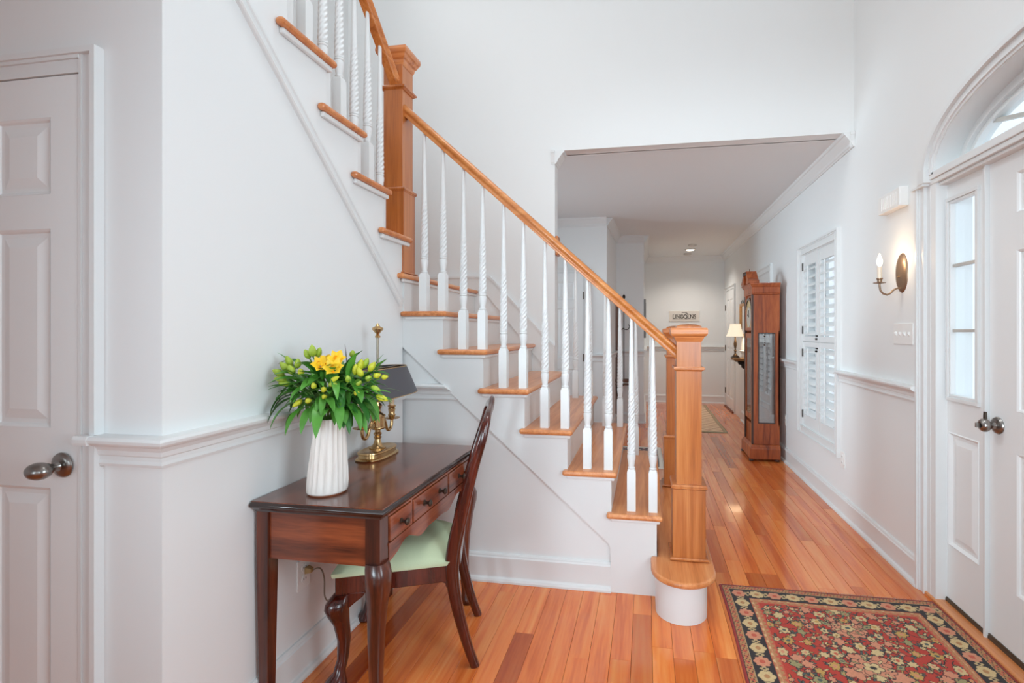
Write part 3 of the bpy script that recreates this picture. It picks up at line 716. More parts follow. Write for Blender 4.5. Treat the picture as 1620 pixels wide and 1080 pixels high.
def shutter(loc, hgt, nl, label, hinge_side, catch):
    t = thing('window_shutter', label, 'shutter', loc, 0, None)
    t['group'] = 'louvred window shutters'
    wd = .394; h = wd / 2
    b = MB().box(-.013, .013, -h, -h + .048, 0, hgt).box(-.013, .013, h - .048, h, 0, hgt)
    top = .085; bot = .085 if catch == 'top' else .05
    if catch == 'top': bot, top = .10, .045
    else: bot, top = .045, .10
    b.box(-.012, .012, -h + .048, h - .048, 0, bot).box(-.012, .012, -h + .048, h - .048, hgt - top, hgt)
    obj('frame', b, TRIM, t, bevel=.002)
    z0 = bot + .03; dz_ = (hgt - bot - top - .06) / (nl - 1)
    for k in range(nl):
        o = link('louvre', lm, t); o.location = (0, 0, z0 + k * dz_)
    obj('tilt_rod', MB().box(-.036, -.026, -.006, .006, z0 - .01, z0 + dz_ * (nl - 1) + .02), TRIM, t, bevel=.002)
    for zz in (.10, hgt - .10):
        obj('hinge', MB().box(-.019, -.012, hinge_side * (h - .012), hinge_side * (h + .004), zz - .035, zz + .035), IRON, t)
    if hinge_side > 0:
        zc = hgt - .05 if catch == 'top' else .05
        obj('catch', MB().box(-.022, -.0125, -h + .001, -h + .03, zc - .006, zc + .006).lathe([(.001, -.03), (.008, -.028), (.008, -.014), (.004, -.012)], (0, -h + .018, zc - .025), 12, 'x'), IRON, t)
    return t
def shutters(W, where):
    y0, y1, z0, z1 = W; ym = (y0 + y1) / 2
    for (yy, hs, side) in ((y0 + .202, -1, 'near'), (y1 - .202, 1, 'far')):
        shutter((RX + .018, yy, z0 + .004), 1.232 - z0 - .006, 9, f'lower {side} white louvred shutter {where}', hs, 'top')
        shutter((RX + .018, yy, 1.234), z1 - .006 - 1.234, 9, f'upper {side} white louvred shutter {where}', hs, 'bottom')
shutters(W1, 'in the window right of the clock')
shutters(W2, 'in the window behind the clock')

# ------------------------------------------------------------------ hall doors, fittings
hm = Matrix(((1, 0, 0, -1.50), (0, 1, 0, 5.858), (0, 0, 1, 0), (0, 0, 0, 1)))
d3 = panel_door('door_3', 'white panelled door in the hall seen between the balusters', .75, 2.02, [(.11, .33, 1.7, 1.92), (.42, .64, 1.7, 1.92), (.11, .33, 1.0, 1.6), (.42, .64, 1.0, 1.6), (.11, .33, .2, .86), (.42, .64, .2, .86)], hm)
for zz in (.3, 1.0, 1.75): obj('hinge', MB().box(.748, .762, -.012, 0, zz - .045, zz + .045), BRONZE, d3)
casing('trim_23', 'white casing of the hall door behind the balusters', -1.505, -.745, 2.03, 0, lambda u, o, z: (u, 5.87 - o, z), .06)
d4 = panel_door('door_4', 'plain white door at the far right end of the hall', .80, 2.0, [(.1, .36, .2, .85), (.44, .7, .2, .85), (.1, .36, 1.0, 1.85), (.44, .7, 1.0, 1.85)], Matrix(((0, 1, 0, RX - .012), (-1, 0, 0, 8.95), (0, 0, 1, 0), (0, 0, 0, 1))))
for zz in (.28, 1.02, 1.72): obj('hinge', MB().box(-.012, .004, -.014, 0, zz - .05, zz + .05), BRONZE, d4)
casing('trim_24', 'white casing of the far right hall door', 8.14, 8.96, 2.01, 0, lambda u, o, z: (RX - o, u, z), .065)
struct('trim_25', MB().box(RX - .04, RX, 8.15, 8.95, 0, .02), plain('dark_sill', (110, 52, 30), .4), 'dark wooden sill under the far right hall door', 'threshold')
# ceiling light and detectors
t = thing('ceiling_light', 'small recessed round downlight glowing in the hall ceiling', 'light', (.73, 8.40, CZ))
obj('rim', MB().lathe([(.001, -.001), (.095, -.001), (.098, -.006), (.080, -.012), (.066, -.008), (.001, -.004)], seg=32), TRIM, t, smooth=40)
obj('lens', MB().lathe([(.001, -.018), (.05, -.016), (.066, -.009), (.001, -.008)], seg=28), LENS, t, smooth=50)
for y_, lb in ((7.92, 'flat white smoke detector on the hall ceiling nearer than the downlight'), (8.83, 'flat white smoke detector on the hall ceiling beyond the downlight')):
    t = thing('smoke_detector', lb, 'detector', (.72, y_, CZ), 0, 'hall ceiling detectors')
    obj('body', MB().lathe([(.001, 0), (.065, 0), (.066, -.012), (.058, -.026), (.03, -.032), (.001, -.033)], seg=28), plain('detector_plastic', (214, 210, 204), .5), t, smooth=40)
    obj('vent_ring', MB().lathe([(.060, -.012), (.064, -.014), (.064, -.017), (.060, -.019)], seg=28), plain('detector_vent', (120, 116, 110), .6), t)

# ------------------------------------------------------------------ door chime, sconce, switch, outlets
t = thing('door_chime', 'white door chime box on the wall above the sconce', 'chime', (RX, 3.03, 2.06))
obj('cover', MB().box(-.045, 0, -.125, .125, -.052, .052), PLAST, t, bevel=.004)
q = MB()
for k in range(9): q.box(-.0475, -.044, -.085 + k * .021, -.076 + k * .021, -.035, .035)
obj('grille', q, PLAST, t)
obj('rib', MB().box(-.049, -.043, -.124, -.104, -.05, .05), PLAST, t, bevel=.002)
t = thing('wall_sconce', 'bronze oval wall sconce with one lit candle bulb', 'sconce', (RX, 2.975, 1.65))
obj('back_plate', MB().lathe([(.001, -.016), (.030, -.015), (.052, -.011), (.060, -.005), (.062, 0), (.001, 0)], seg=40, axis='x', sy=1.77), SCON, t, smooth=50)
arm = [(0, 0, 0)]
pts = [(-.012, .0, -.085), (-.030, .0, -.086), (-.048, -.001, -.096), (-.062, -.002, -.113), (-.080, -.004, -.121), (-.100, -.005, -.114), (-.114, -.006, -.096), (-.118, -.006, -.072), (-.118, -.006, -.056)]
obj('arm', MB().tube([(p[0], p[1] - .0, p[2]) for p in pts], .0052, 10), SCON, t, smooth=60)
obj('screw', MB().lathe([(.001, -.024), (.004, -.023), (.005, -.014)], (0, .002, -.02), 12, 'x'), BRASS, t, smooth=50)
cx_, cy_, cz_ = -.118, -.006, -.055
obj('drip_pan', MB().lathe([(.001, -.004), (.012, -.004), (.030, -.001), (.032, .002), (.012, .001), (.012, .018), (.016, .022), (.016, .027), (.001, .027)], (cx_, cy_, cz_), 28), SCON, t, smooth=40)
cd = obj('candle_sleeve', MB().lathe([(.0115, .024), (.0115, .092), (.008, .094), (.001, .094)], (cx_, cy_, cz_), 20), CANDLE, t, smooth=40)
obj('bulb', MB().lathe([(.005, .092), (.010, .100), (.0145, .113), (.0135, .128), (.008, .144), (.0035, .158), (.001, .164)], (cx_, cy_, cz_), 20), BULB, t, smooth=60)
point('sconce_light', (RX - .118, 2.969, 1.735), 1.8, .02, (1, .72, .45))
t = thing('light_switch', 'white four gang light switch plate below the sconce', 'switch', (RX, 2.96, 1.312))
obj('plate', MB().box(-.006, 0, -.103, .103, -.058, .058), PLAST, t, bevel=.003)
for k in range(4):
    yy = -.069 + k * .046
    obj('toggle', MB().loft([[(-.006, yy - .005, -.012), (-.006, yy + .005, -.012), (-.006, yy + .005, .012), (-.006, yy - .005, .012)], [(-.017, yy - .004, .001), (-.017, yy + .004, .001), (-.017, yy + .004, .009), (-.017, yy - .004, .009)]]), PLAST, t)
def outlet(loc, axis, label):
    t = thing('wall_outlet', label, 'outlet', loc, 0 if axis == 'x' else PI, 'white wall outlets')
    obj('plate', MB().box(-.006, 0, -.036, .036, -.058, .058), PLAST, t, bevel=.003)
    for zz in (-.022, .022):
        s_ = obj('socket', MB().lathe([(.016, -.0085), (.0165, -.006)], (0, 0, zz), 20, 'x'), PLAST, t)
        q = MB()
        for yy in (-.006, .006): q.box(-.0092, -.0083, yy - .001, yy + .001, zz - .002, zz + .006)
        obj('slot', q, IRON, s_)
    return t
outlet((RX, 3.795, .40), 'x', 'white wall outlet below the shuttered window')
outlet((RX, 5.27, .42), 'x', 'white wall outlet between the clock and the window')
outlet((LX, 1.70, .39), 'y', 'white wall outlet behind the desk with a lamp plug in it')

# ------------------------------------------------------------------ desk
dk = thing('writing_desk', 'dark mahogany writing desk with four drawer knobs against the left wall', 'desk', (-1.07, 1.875, 0))
DX0, DX1, DY0, DY1 = -1.308, -.822, 1.432, 2.318
def dring(i, z): return [(DX0 + i * .4, DY0 + i, z), (DX1 - i, DY0 + i, z), (DX1 - i, DY1 - i, z), (DX0 + i * .4, DY1 - i, z)]
wobj('tabletop', MB().loft([dring(.008, .7495), dring(.006, .760)][:1] + [dring(.007, .7605)]), MAHY, dk)
wobj('edge_moulding', MB().loft([dring(.020, .722), dring(.016, .729), dring(.012, .733), dring(.006, .738), dring(0, .744), dring(.001, .751), dring(.008, .758), dring(.009, .7598)]), EDGE, dk, smooth=60)
FX = -.846            # front plane
LEGX = (-1.280, -.872); LEGY = (1.478, 2.272)
# side aprons, back, front frame
for yy in (1.462, 2.270): wobj('apron', MB().box(-1.262, -.895, yy, yy + .018, .562, .722), MAHX, dk)
wobj('apron', MB().box(-1.285, -1.267, 1.50, 2.25, .562, .722), MAHF, dk)
# scalloped front: lower edge curve
def low(y):
    u = (y - 1.51) / (2.24 - 1.51)
    c = .572 - .020 * math.cos(2 * PI * u * 3) * (1 if .08 < u < .92 else .6)
    if .36 < u < .64: c -= .032 * math.cos((u - .5) / .14 * PI / 2) ** 2
    return c
pl = [(1.51 + (2.24 - 1.51) * k / 48, low(1.51 + (2.24 - 1.51) * k / 48)) for k in range(49)]
wobj('front_apron', MB().prism(pl + [(2.24, .620), (1.51, .620)], 'x', FX - .018, FX), MAHF, dk)
wobj('front_rail', MB().box(FX - .02, FX + .003, 1.505, 2.245, .612, .622).box(FX - .02, FX, 1.505, 2.245, .712, .723).box(FX - .02, FX, 1.664, 1.674, .62, .713).box(FX - .02, FX, 1.990, 2.000, .62, .713).box(FX - .3, FX - .014, 1.51, 2.24, .615, .72), MAHF, dk)
for (a, c, ks) in ((1.512, 1.660, (1.583,)), (1.678, 1.986, (1.765, 1.905)), (2.004, 2.240, (2.115,))):
    d = wobj('drawer', MB().box(FX - .012, FX + .004, a, c, .6255, .709), MAHF, dk, bevel=.003)
    for ky in ks:
        obj('knob', MB().lathe([(.011, .004), (.011, .007), (.006, .009), (.005, .018), (.008, .022), (.0125, .026), (.013, .030), (.009, .034), (.001, .036)], (FX, ky, .668), 20, 'x'), BRONZE, d, smooth=45)
# legs
def sqleg(x, y, zt, s0, s1):
    return MB().loft([ring_sq(s1, 0, x, y), ring_sq(s0, .55, x, y), ring_sq(s0, zt, x, y)])
for yy in LEGY: wobj('leg', sqleg(LEGX[0] + .002, yy, .722, .0235, .0165), MAHZ, dk, bevel=.003)
def cabriole(x, y, ox, oy, zt, post=.026, scale=1.0, knee=.03, bottom=.0):
    """cabriole leg: square post at the top, knee pushed out towards (ox, oy), slim ankle and pad foot"""
    rows = []
    spec = [(0.0, .026, .022), (.012, .030, .022), (.030, .026, .020), (.055, .0165, .012), (.12, .0145, -.002), (.22, .0160, -.008), (.34, .0190, -.004), (.44, .0240, .012), (.50, .0290, .022), (.535, .0305, .022), (.56, .029, .012), (.575, .0265, .004)]
    H = zt
    for f_, r_, off in spec:
        z = f_ * H / .722 * 1.0 + bottom; rr_ = r_ * scale * (1.45 if .04 < f_ < .4 else 1.25); row = []
        for k in range(16):
            t_ = 2 * PI * k / 16; c_, s_ = math.cos(t_), math.sin(t_)
            p = 3.0 if f_ > .4 else 2.2
            row.append((x + ox * off * scale + rr_ * math.copysign(abs(c_) ** (2 / p), c_), y + oy * off * scale + rr_ * math.copysign(abs(s_) ** (2 / p), s_), z))
        rows.append(row)
    return rows
for yy, oy in ((LEGY[0], -.5), (LEGY[1], .5)):
    rows = cabriole(LEGX[1], yy, .6, oy, .722)
    b = MB().loft(rows).box(LEGX[1] - .0255, LEGX[1] + .0255, yy - .0255, yy + .0255, .55, .722)
    wobj('leg', b, MAHZ, dk, smooth=50)
for yy in (LEGY[0], LEGY[1]):
    pass

# ------------------------------------------------------------------ chair
BV = Vector((.953, .302, 0)); LV = Vector((-.302, .953, 0))
CO = BV * (-.36) + LV * 2.15
ch = thing('dining_chair', 'dark mahogany chair with pale green seat pushed under the desk', 'chair', CO, math.atan2(.302, .953))
# local frame: +x to the back of the chair, +y towards the staircase
def L(bv, lat, z): return (bv + .36, lat - 2.15, z)
def curve(pts, n=28):
    """Catmull-Rom through the points"""
    P_ = [Vector(p) for p in pts]; P_ = [P_[0] * 2 - P_[1]] + P_ + [P_[-1] * 2 - P_[-2]]; out = []
    m = len(P_) - 3
    for i in range(n + 1):
        u = i / n * m; k = min(int(u), m - 1); t = u - k
        a, b_, c, d = P_[k:k + 4]
        out.append(.5 * ((2 * b_) + (c - a) * t + (2 * a - 5 * b_ + 4 * c - d) * t * t + (-a + 3 * b_ - 3 * c + d) * t ** 3))
    return out
def slab_along(path, wx, wy):
    """rectangular-ish section swept along path; wx (depth, x) and wy (width, y) as lists"""
    rows = []; n = len(path)
    for i, p in enumerate(path):
        t = i / (n - 1); a = wx(t) / 2; c = wy(t) / 2
        d = (path[min(i + 1, n - 1)] - path[max(i - 1, 0)]).normalized(); ax = Vector((d.z, 0, -d.x)).normalized(); ay = Vector((0, 1, 0))
        row = []
        for k in range(12):
            an = 2 * PI * k / 12 + PI / 12; c_, s_ = math.cos(an), math.sin(an); e = 2 / 3.6
            row.append(p + ax * (a * math.copysign(abs(c_) ** e, c_)) + ay * (c * math.copysign(abs(s_) ** e, s_)))
        rows.append(row)
    return rows
def lerp(t, pts):
    for (a, va), (b_, vb) in zip(pts, pts[1:]):
        if t <= b_: return va + (vb - va) * (t - a) / (b_ - a)
    return pts[-1][1]
backw = .17
for sgn in (-1, 1):
    lat = lambda q: 2.142 + sgn * q
    pts = [L(-.078, lat(.175), 0), L(-.112, lat(.173), .10), L(-.150, lat(.172), .25), L(-.168, lat(.172), .38), L(-.160, lat(.176), .48), L(-.128, lat(.186), .62), L(-.088, lat(.200), .78), L(-.052, lat(.205), .90), L(-.034, lat(.190), .97)]
    obj('leg', MB().loft(slab_along(curve(pts, 34), lambda t: lerp(t, [(0, .034), (.1, .036), (.3, .048), (.45, .056), (.55, .056), (.8, .040), (1, .032)]), lambda t: lerp(t, [(0, .028), (.4, .036), (.6, .032), (1, .034)]))), CHW, ch, smooth=60)
# crest rail: yoke shaped
pts = [L(-.040, 2.142 - .205, .930), L(-.032, 2.142 - .192, .972), L(-.028, 2.142 - .150, .993), L(-.020, 2.142 - .075, 1.004), L(-.016, 2.142, 1.022), L(-.020, 2.142 + .075, 1.004), L(-.028, 2.142 + .150, .993), L(-.032, 2.142 + .192, .972), L(-.040, 2.142 + .205, .930)]
pa = curve(pts, 36); rows = []
for i, p in enumerate(pa):
    t = i / 36; d = (pa[min(i + 1, 36)] - pa[max(i - 1, 0)]).normalized(); up = Vector((.12, -d.z, d.y)).normalized() if True else 0
    if up.z < 0: up = -up
    hh = lerp(t, [(0, .016), (.2, .019), (.4, .022), (.5, .028), (.6, .022), (.8, .019), (1, .016)])
    rows.append([p + Vector((math.cos(a) * .0145, 0, 0)) + up * (math.sin(a) * hh) for a in [2 * PI * k / 12 for k in range(12)]])
obj('crest_rail', MB().loft(rows), CHW, ch, smooth=60)
# vase shaped splat, pierced
prof = [(.455, .050), (.50, .040), (.56, .036), (.64, .048), (.72, .064), (.80, .072), (.87, .066), (.93, .052), (.985, .058)]
def bx_(z): return lerp(z, [(.44, -.158), (.55, -.136), (.70, -.098), (.85, -.056), (1.02, -.022)])
for sgn in (-1, 1):
    pts = [L(bx_(z), 2.142 + sgn * (q - .014), z) for z, q in prof]
    obj('splat', MB().loft(slab_along(curve(pts, 24), lambda t: .012, lambda t: .028)), CHW, ch, smooth=60)
obj('splat', MB().loft(slab_along(curve([L(bx_(z), 2.142, z) for z in (.455, .6, .75, .9, 1.0)], 18), lambda t: .011, lambda t: lerp(t, [(0, .03), (.4, .018), (.7, .030), (1, .024)]))), CHW, ch, smooth=60)
obj('shoe_rail', MB().loft([[L(-.148 - e, 2.142 + s_ * .165, z) for (s_, e) in ((-1, .014), (1, .014))] + [L(-.148 + .012, 2.142 + s_ * .165, z) for s_ in (1, -1)] for z in (.40, .46)]), CHW, ch, bevel=.004)
# seat rails, trapezoid
F0, F1 = -.590, -.165; wf, wb = .225, .180
def seat_pt(u, v, z, grow=0):    # u 0 front..1 back, v -1..1
    bb = F0 - grow + (F1 - F0 + grow) * u; wdt = (wf + (wb - wf) * u) + grow
    return L(bb, 2.142 + v * wdt, z)
def rail_seg(a0, a1, z0, z1, th):
    (u0, v0), (u1, v1) = a0, a1
    p0, p1 = Vector(seat_pt(u0, v0, 0)), Vector(seat_pt(u1, v1, 0)); d = (p1 - p0).normalized(); n_ = Vector((-d.y, d.x, 0)) * th
    return MB().loft([[p + Vector((0, 0, z0)), p + n_ + Vector((0, 0, z0)), p + n_ + Vector((0, 0, z1)), p + Vector((0, 0, z1))] for p in (p0, p1)])
obj('seat_rail', rail_seg((0, -1), (1, -1), .345, .420, .020), CHW, ch, bevel=.003)
obj('seat_rail', rail_seg((1, 1), (0, 1), .345, .420, .020), CHW, ch, bevel=.003)
obj('seat_rail', rail_seg((0, 1), (0, -1), .345, .420, .020), CHW, ch, bevel=.003)
obj('seat_rail', rail_seg((1, -1), (1, 1), .345, .430, .020), CHW, ch, bevel=.003)
obj('corner_block', MB().prism([(.150, .345), (.195, .345), (.195, .325), (.185, .318), (.170, .322), (.165, .338)], 'y', -.185, -.165), CHW, ch)
# cushion: domed grid
b = MB(); NN = 18; vs = []; 
for j in range(NN + 1):
    for i in range(NN + 1):
        u, v = i / NN, j / NN * 2 - 1
        e = min(u, 1 - u) * 2; f_ = 1 - abs(v)
        dome = (1 - (1 - min(1, e * 1.6)) ** 3) * (1 - (1 - min(1, f_ * 1.6)) ** 3)
        x_, y_, _ = seat_pt(u * .98 - .005, v, 0, .010)
        vs.append((x_, y_, (.428 + .052 * dome)))
fs = [(j * (NN + 1) + i, j * (NN + 1) + i + 1, (j + 1) * (NN + 1) + i + 1, (j + 1) * (NN + 1) + i) for j in range(NN) for i in range(NN)]
base = len(vs)
edge = [i for i in range(NN + 1)] + [(j) * (NN + 1) + NN for j in range(1, NN + 1)] + [NN * (NN + 1) + i for i in range(NN - 1, -1, -1)] + [j * (NN + 1) for j in range(NN - 1, 0, -1)]
low_ = [(vs[k][0] * .985, vs[k][1] * .985, .412) for k in edge]
vs += low_; m_ = len(edge)
fs += [(edge[k], edge[(k + 1) % m_], base + (k + 1) % m_, base + k) for k in range(m_)] + [tuple(base + k for k in range(m_))]
obj('seat_cushion', MB().add(vs, fs), SEATM, ch, smooth=70)
# cabriole front legs
for sgn in (-1, 1):
    x_, y_, _ = L(F0 + .022, 2.142 + sgn * (wf - .022), 0)
    rows = []
    for z, r_, off in [(0, .024, .030), (.010, .029, .030), (.028, .024, .026), (.05, .0145, .014), (.10, .0135, .0), (.17, .0160, -.004), (.235, .0210, .006), (.275, .0280, .018), (.300, .0320, .022), (.318, .0320, .018), (.335, .026, .008), (.345, .022, 0)]:
        row = []
        r_ *= 1.28 if z > .2 else 1.5
        for k in range(16):
            t_ = 2 * PI * k / 16; c_, s_ = math.cos(t_), math.sin(t_); e = 2 / (3.2 if z > .22 else 2.1)
            row.append((x_ - off * .8 + r_ * math.copysign(abs(c_) ** e, c_), y_ + sgn * off * .6 + r_ * math.copysign(abs(s_) ** e, s_), z))
        rows.append(row)
    obj('leg', MB().loft(rows).box(x_ - .021, x_ + .021, y_ - .021, y_ + .021, .34, .415), CHW, ch, smooth=50)
    # knee bracket towards the back
    obj('knee_bracket', MB().prism([(x_ + .018, .345), (x_ + .085, .345), (x_ + .072, .326), (x_ + .045, .306), (x_ + .020, .285)], 'y', y_ - .010, y_ + .014), CHW, ch, bevel=.003)

# ------------------------------------------------------------------ vase and bouquet
VX, VY, VZ = -1.114, 1.566, .7605
t = thing('vase', 'tall white fluted ceramic vase on the desk', 'vase', (VX, VY, VZ))
b = MB(); rows = []; seg = 96
RR = Vector((.986, .166, 0))
def vrow(z, r, inner=0):
    u = z / .262; sh = .010 * u
    row = []
    for k in range(seg):
        a = 2 * PI * k / seg; fl_ = 0
        if .012 < z: fl_ = -.13 * (abs(math.cos(a * 10 + u * .5)) ** .8 - .4) * min(1, (z - .012) * 40) * (0 if inner else 1)
        q = r * (1 + fl_)
        row.append((RR.x * sh + q * math.cos(a), RR.y * sh + q * math.sin(a) * 1.0, z))
    return row
for z, r_ in [(0.004, .060), (.006, .0655), (.012, .0675), (.04, .066), (.08, .063), (.12, .060), (.16, .0575), (.20, .054), (.24, .051), (.256, .050), (.262, .0485)]: rows.append(vrow(z, r_))
for z, r_ in [(.262, .045), (.25, .0445), (.18, .046), (.10, .050)]: rows.append(vrow(z, r_, 1))
obj('body', MB().loft(rows), CER, t, smooth=60)
obj('foot_ring', MB().lathe([(.001, 0), (.059, 0), (.061, .004), (.001, .005)], seg=48), CLAY, t)

bq = thing('flower_bouquet', 'bouquet of yellow and green flowers with drooping leaves in the white vase', 'flowers', (VX, VY, VZ + .25))
def blade(base, d, length, width, droop, curl=.15, m=LEAF, name='leaf', roll=0):
    """a pointed leaf growing from base along d and bending down"""
    d = Vector(d).normalized(); p = Vector(base); n = 11; rows = []
    side = d.cross(Vector((0, 0, 1)))
    if side.length < .05: side = Vector((1, 0, 0))
    side.normalize(); side = (Matrix.Rotation(roll, 3, d) @ side)
    L_, R_, C_ = [], [], []
    for i in range(n + 1):
        u = i / n
        wd = width * (math.sin(PI * min(1, u * .92 + .04) ** .8)) * (1 if u < .97 else .3)
        nrm = side.cross(d).normalized()
        C_.append(p.copy()); L_.append(p + side * wd / 2 + nrm * wd * curl); R_.append(p - side * wd / 2 + nrm * wd * curl)
        d = (d + Vector((0, 0, -droop / n))).normalized(); p = p + d * length / n
    vs = []; 
    for i in range(n + 1): vs += [L_[i], C_[i], R_[i]]
    fs = []
    for i in range(n):
        a = i * 3; fs += [(a, a + 1, a + 4, a + 3), (a + 1, a + 2, a + 5, a + 4)]
    me = bpy.data.meshes.new(name); me.from_pydata([tuple(v) for v in vs], [], fs); me.materials.append(m); me.shade_smooth()
    o = link(name, me, bq, True); return o
CAMV = Vector((.58, -.815, 0)); UP = Vector((0, 0, 1))
def at(a, z, c=0): return Vector((VX, VY, 0)) + RR * a + CAMV * c + UP * z
rim = lambda a, c: at(.012 + a * .03, VZ + .24, c * .03)
# flower and bud heads: (along picture right, height, towards viewer)
rb = random.Random(11)
def petals(o_name, c, axis, npet, ln, wd, open_, m, parent):
    """tulip / lily like bloom: petals in a ring around axis"""
    axis = Vector(axis).normalized(); q = axis.to_track_quat('Z', 'Y').to_matrix(); vs = []; fs = []
    for k in range(npet):
        a = 2 * PI * k / npet + rb.random() * .2; w2 = wd * (1 if k % 2 else .85); n = 6; base = len(vs); r = .004
        for i in range(n + 1):
            u = i / n; ang = open_ * (u ** 1.2)
            rad = r + ln * (math.sin(ang) * u) + .008 * math.sin(u * PI); zz = ln * u * math.cos(ang * .8)
            ww = w2 * math.sin(PI * min(.98, u * .85 + .12)) / 2
            cdir = Vector((math.cos(a), math.sin(a), 0)); tdir = Vector((-math.sin(a), math.cos(a), 0))
            for s_ in (-1, 0, 1):
                vs.append(tuple(Vector(c) + q @ (cdir * (rad - (.003 if s_ else 0)) + tdir * (ww * s_) + Vector((0, 0, zz)))))
        for i in range(n):
            for j in range(2):
                p = base + i * 3 + j; fs.append((p, p + 1, p + 4, p + 3))
    me = bpy.data.meshes.new(o_name); me.from_pydata(vs, [], fs); me.materials.append(m); me.shade_smooth()
    return link(o_name, me, parent, True)
def bud(c, axis, ln, r, m):
    axis = Vector(axis).normalized(); q = axis.to_track_quat('Z', 'Y').to_matrix(); b = MB(); rows = []
    for u, k in ((0, .25), (.12, .7), (.3, 1), (.5, 1), (.7, .82), (.88, .5), (1, .12)):
        rows.append([tuple(Vector(c) + q @ Vector((r * k * (1 + .08 * math.cos(3 * t_)) * math.cos(t_), r * k * (1 + .08 * math.cos(3 * t_)) * math.sin(t_), ln * u))) for t_ in [2 * PI * i / 12 for i in range(12)]])
    return wobj('bud', b.loft(rows), m, bq, smooth=70)
heads = []
for (a, z, c, r) in ((-.022, 1.208, .060, 1), (.026, 1.196, .070, 1.1), (.036, 1.226, .045, 1), (-.005, 1.215, .03, .9)):
    p = at(a, z, c); heads.append(p); f = petals('blossom', p, CAMV * 1.0 + UP * .6 + RR * rb.uniform(-.3, .3), 6, .036 * r, .026 * r, .95, PETAL, bq)
    petals('petal_ring', p, CAMV * 1.0 + UP * .6, 3, .022, .014, .5, PETALO, f)
for (a, z, c, dx, dz_, ln, rd, m) in (
        (-.050, 1.240, .02, -.1, 1, .048, .015, BUDG), (-.036, 1.236, .0, .3, 1, .044, .013, BUDG), (-.062, 1.232, .01, -.5, 1, .040, .013, BUDG),
        (-.135, 1.190, .03, -.8, .9, .045, .014, BUDG), (-.150, 1.175, .03, -1, .5, .045, .014, BUDG), (-.125, 1.205, .01, -.5, 1, .045, .014, BUDG), (-.140, 1.160, .05, -1, .2, .044, .013, BUDG), (-.115, 1.180, .05, -.4, .8, .04, .014, BUDG), (-.128, 1.150, .04, -.8, .0, .040, .013, BUDG), (-.105, 1.200, .03, .1, 1, .04, .013, BUDG),
        (-.088, 1.180, .07, -.1, .5, .030, .012, BUDM), (-.044, 1.136, .09, -.1, .6, .026, .011, BUDM), (-.012, 1.128, .10, .0, .3, .024, .011, BUDM), (-.012, 1.108, .10, .1, .1, .022, .010, BUDM), (-.058, 1.100, .10, -.2, -.1, .024, .011, BUDM), (-.085, 1.098, .09, -.7, -.5, .040, .011, BUDM),
        (.012, 1.160, .09, .8, .5, .042, .010, BUDM), (.004, 1.148, .09, 1, .15, .040, .010, BUDG),
        (.075, 1.190, .03, .2, 1, .045, .014, BUDG), (.098, 1.178, .04, .0, 1, .044, .014, BUDM), (.112, 1.192, .03, .2, 1, .048, .014, BUDM), (.128, 1.200, .02, .4, 1, .045, .013, BUDG), (.145, 1.190, .04, .6, 1, .046, .013, BUDM), (.120, 1.172, .05, -.3, .7, .040, .013, BUDM),
        (.135, 1.160, .06, .3, .4, .030, .012, BUDG), (.160, 1.172, .05, 1, .4, .034, .012, BUDM), (.188, 1.170, .05, 1, .2, .028, .011, BUDM), (.168, 1.110, .07, 1, -.4, .052, .013, BUDM), (.150, 1.140, .07, .8, -.3, .042, .011, BUDG), (.100, 1.150, .09, .3, .3, .028, .011, BUDG), (.072, 1.158, .09, -.1, .5, .030, .011, BUDG), (.092, 1.120, .09, .4, .1, .026, .010, BUDM), (.088, 1.236, -.01, .1, 1, .03, .012, BUDG)):
    p = at(a, z, c); heads.append(p); bud(p, RR * dx + UP * dz_ + CAMV * .35, ln * .92, rd * .84, m)
for k, p in enumerate(heads):
    if k % 2 and k > 8: continue
    r0 = rim(rb.uniform(-.8, .8), rb.uniform(-.8, .8)); mid = (r0 + p) / 2 + UP * .03 + (p - r0).cross(UP) * .05
    low0 = Vector((VX + .006, VY, VZ + .03)) + RR * rb.uniform(-.02, .02)
    wobj('stem', MB().tube(curve([low0, r0, mid, p], 12), .0026, 6), STEMM, bq, smooth=70)
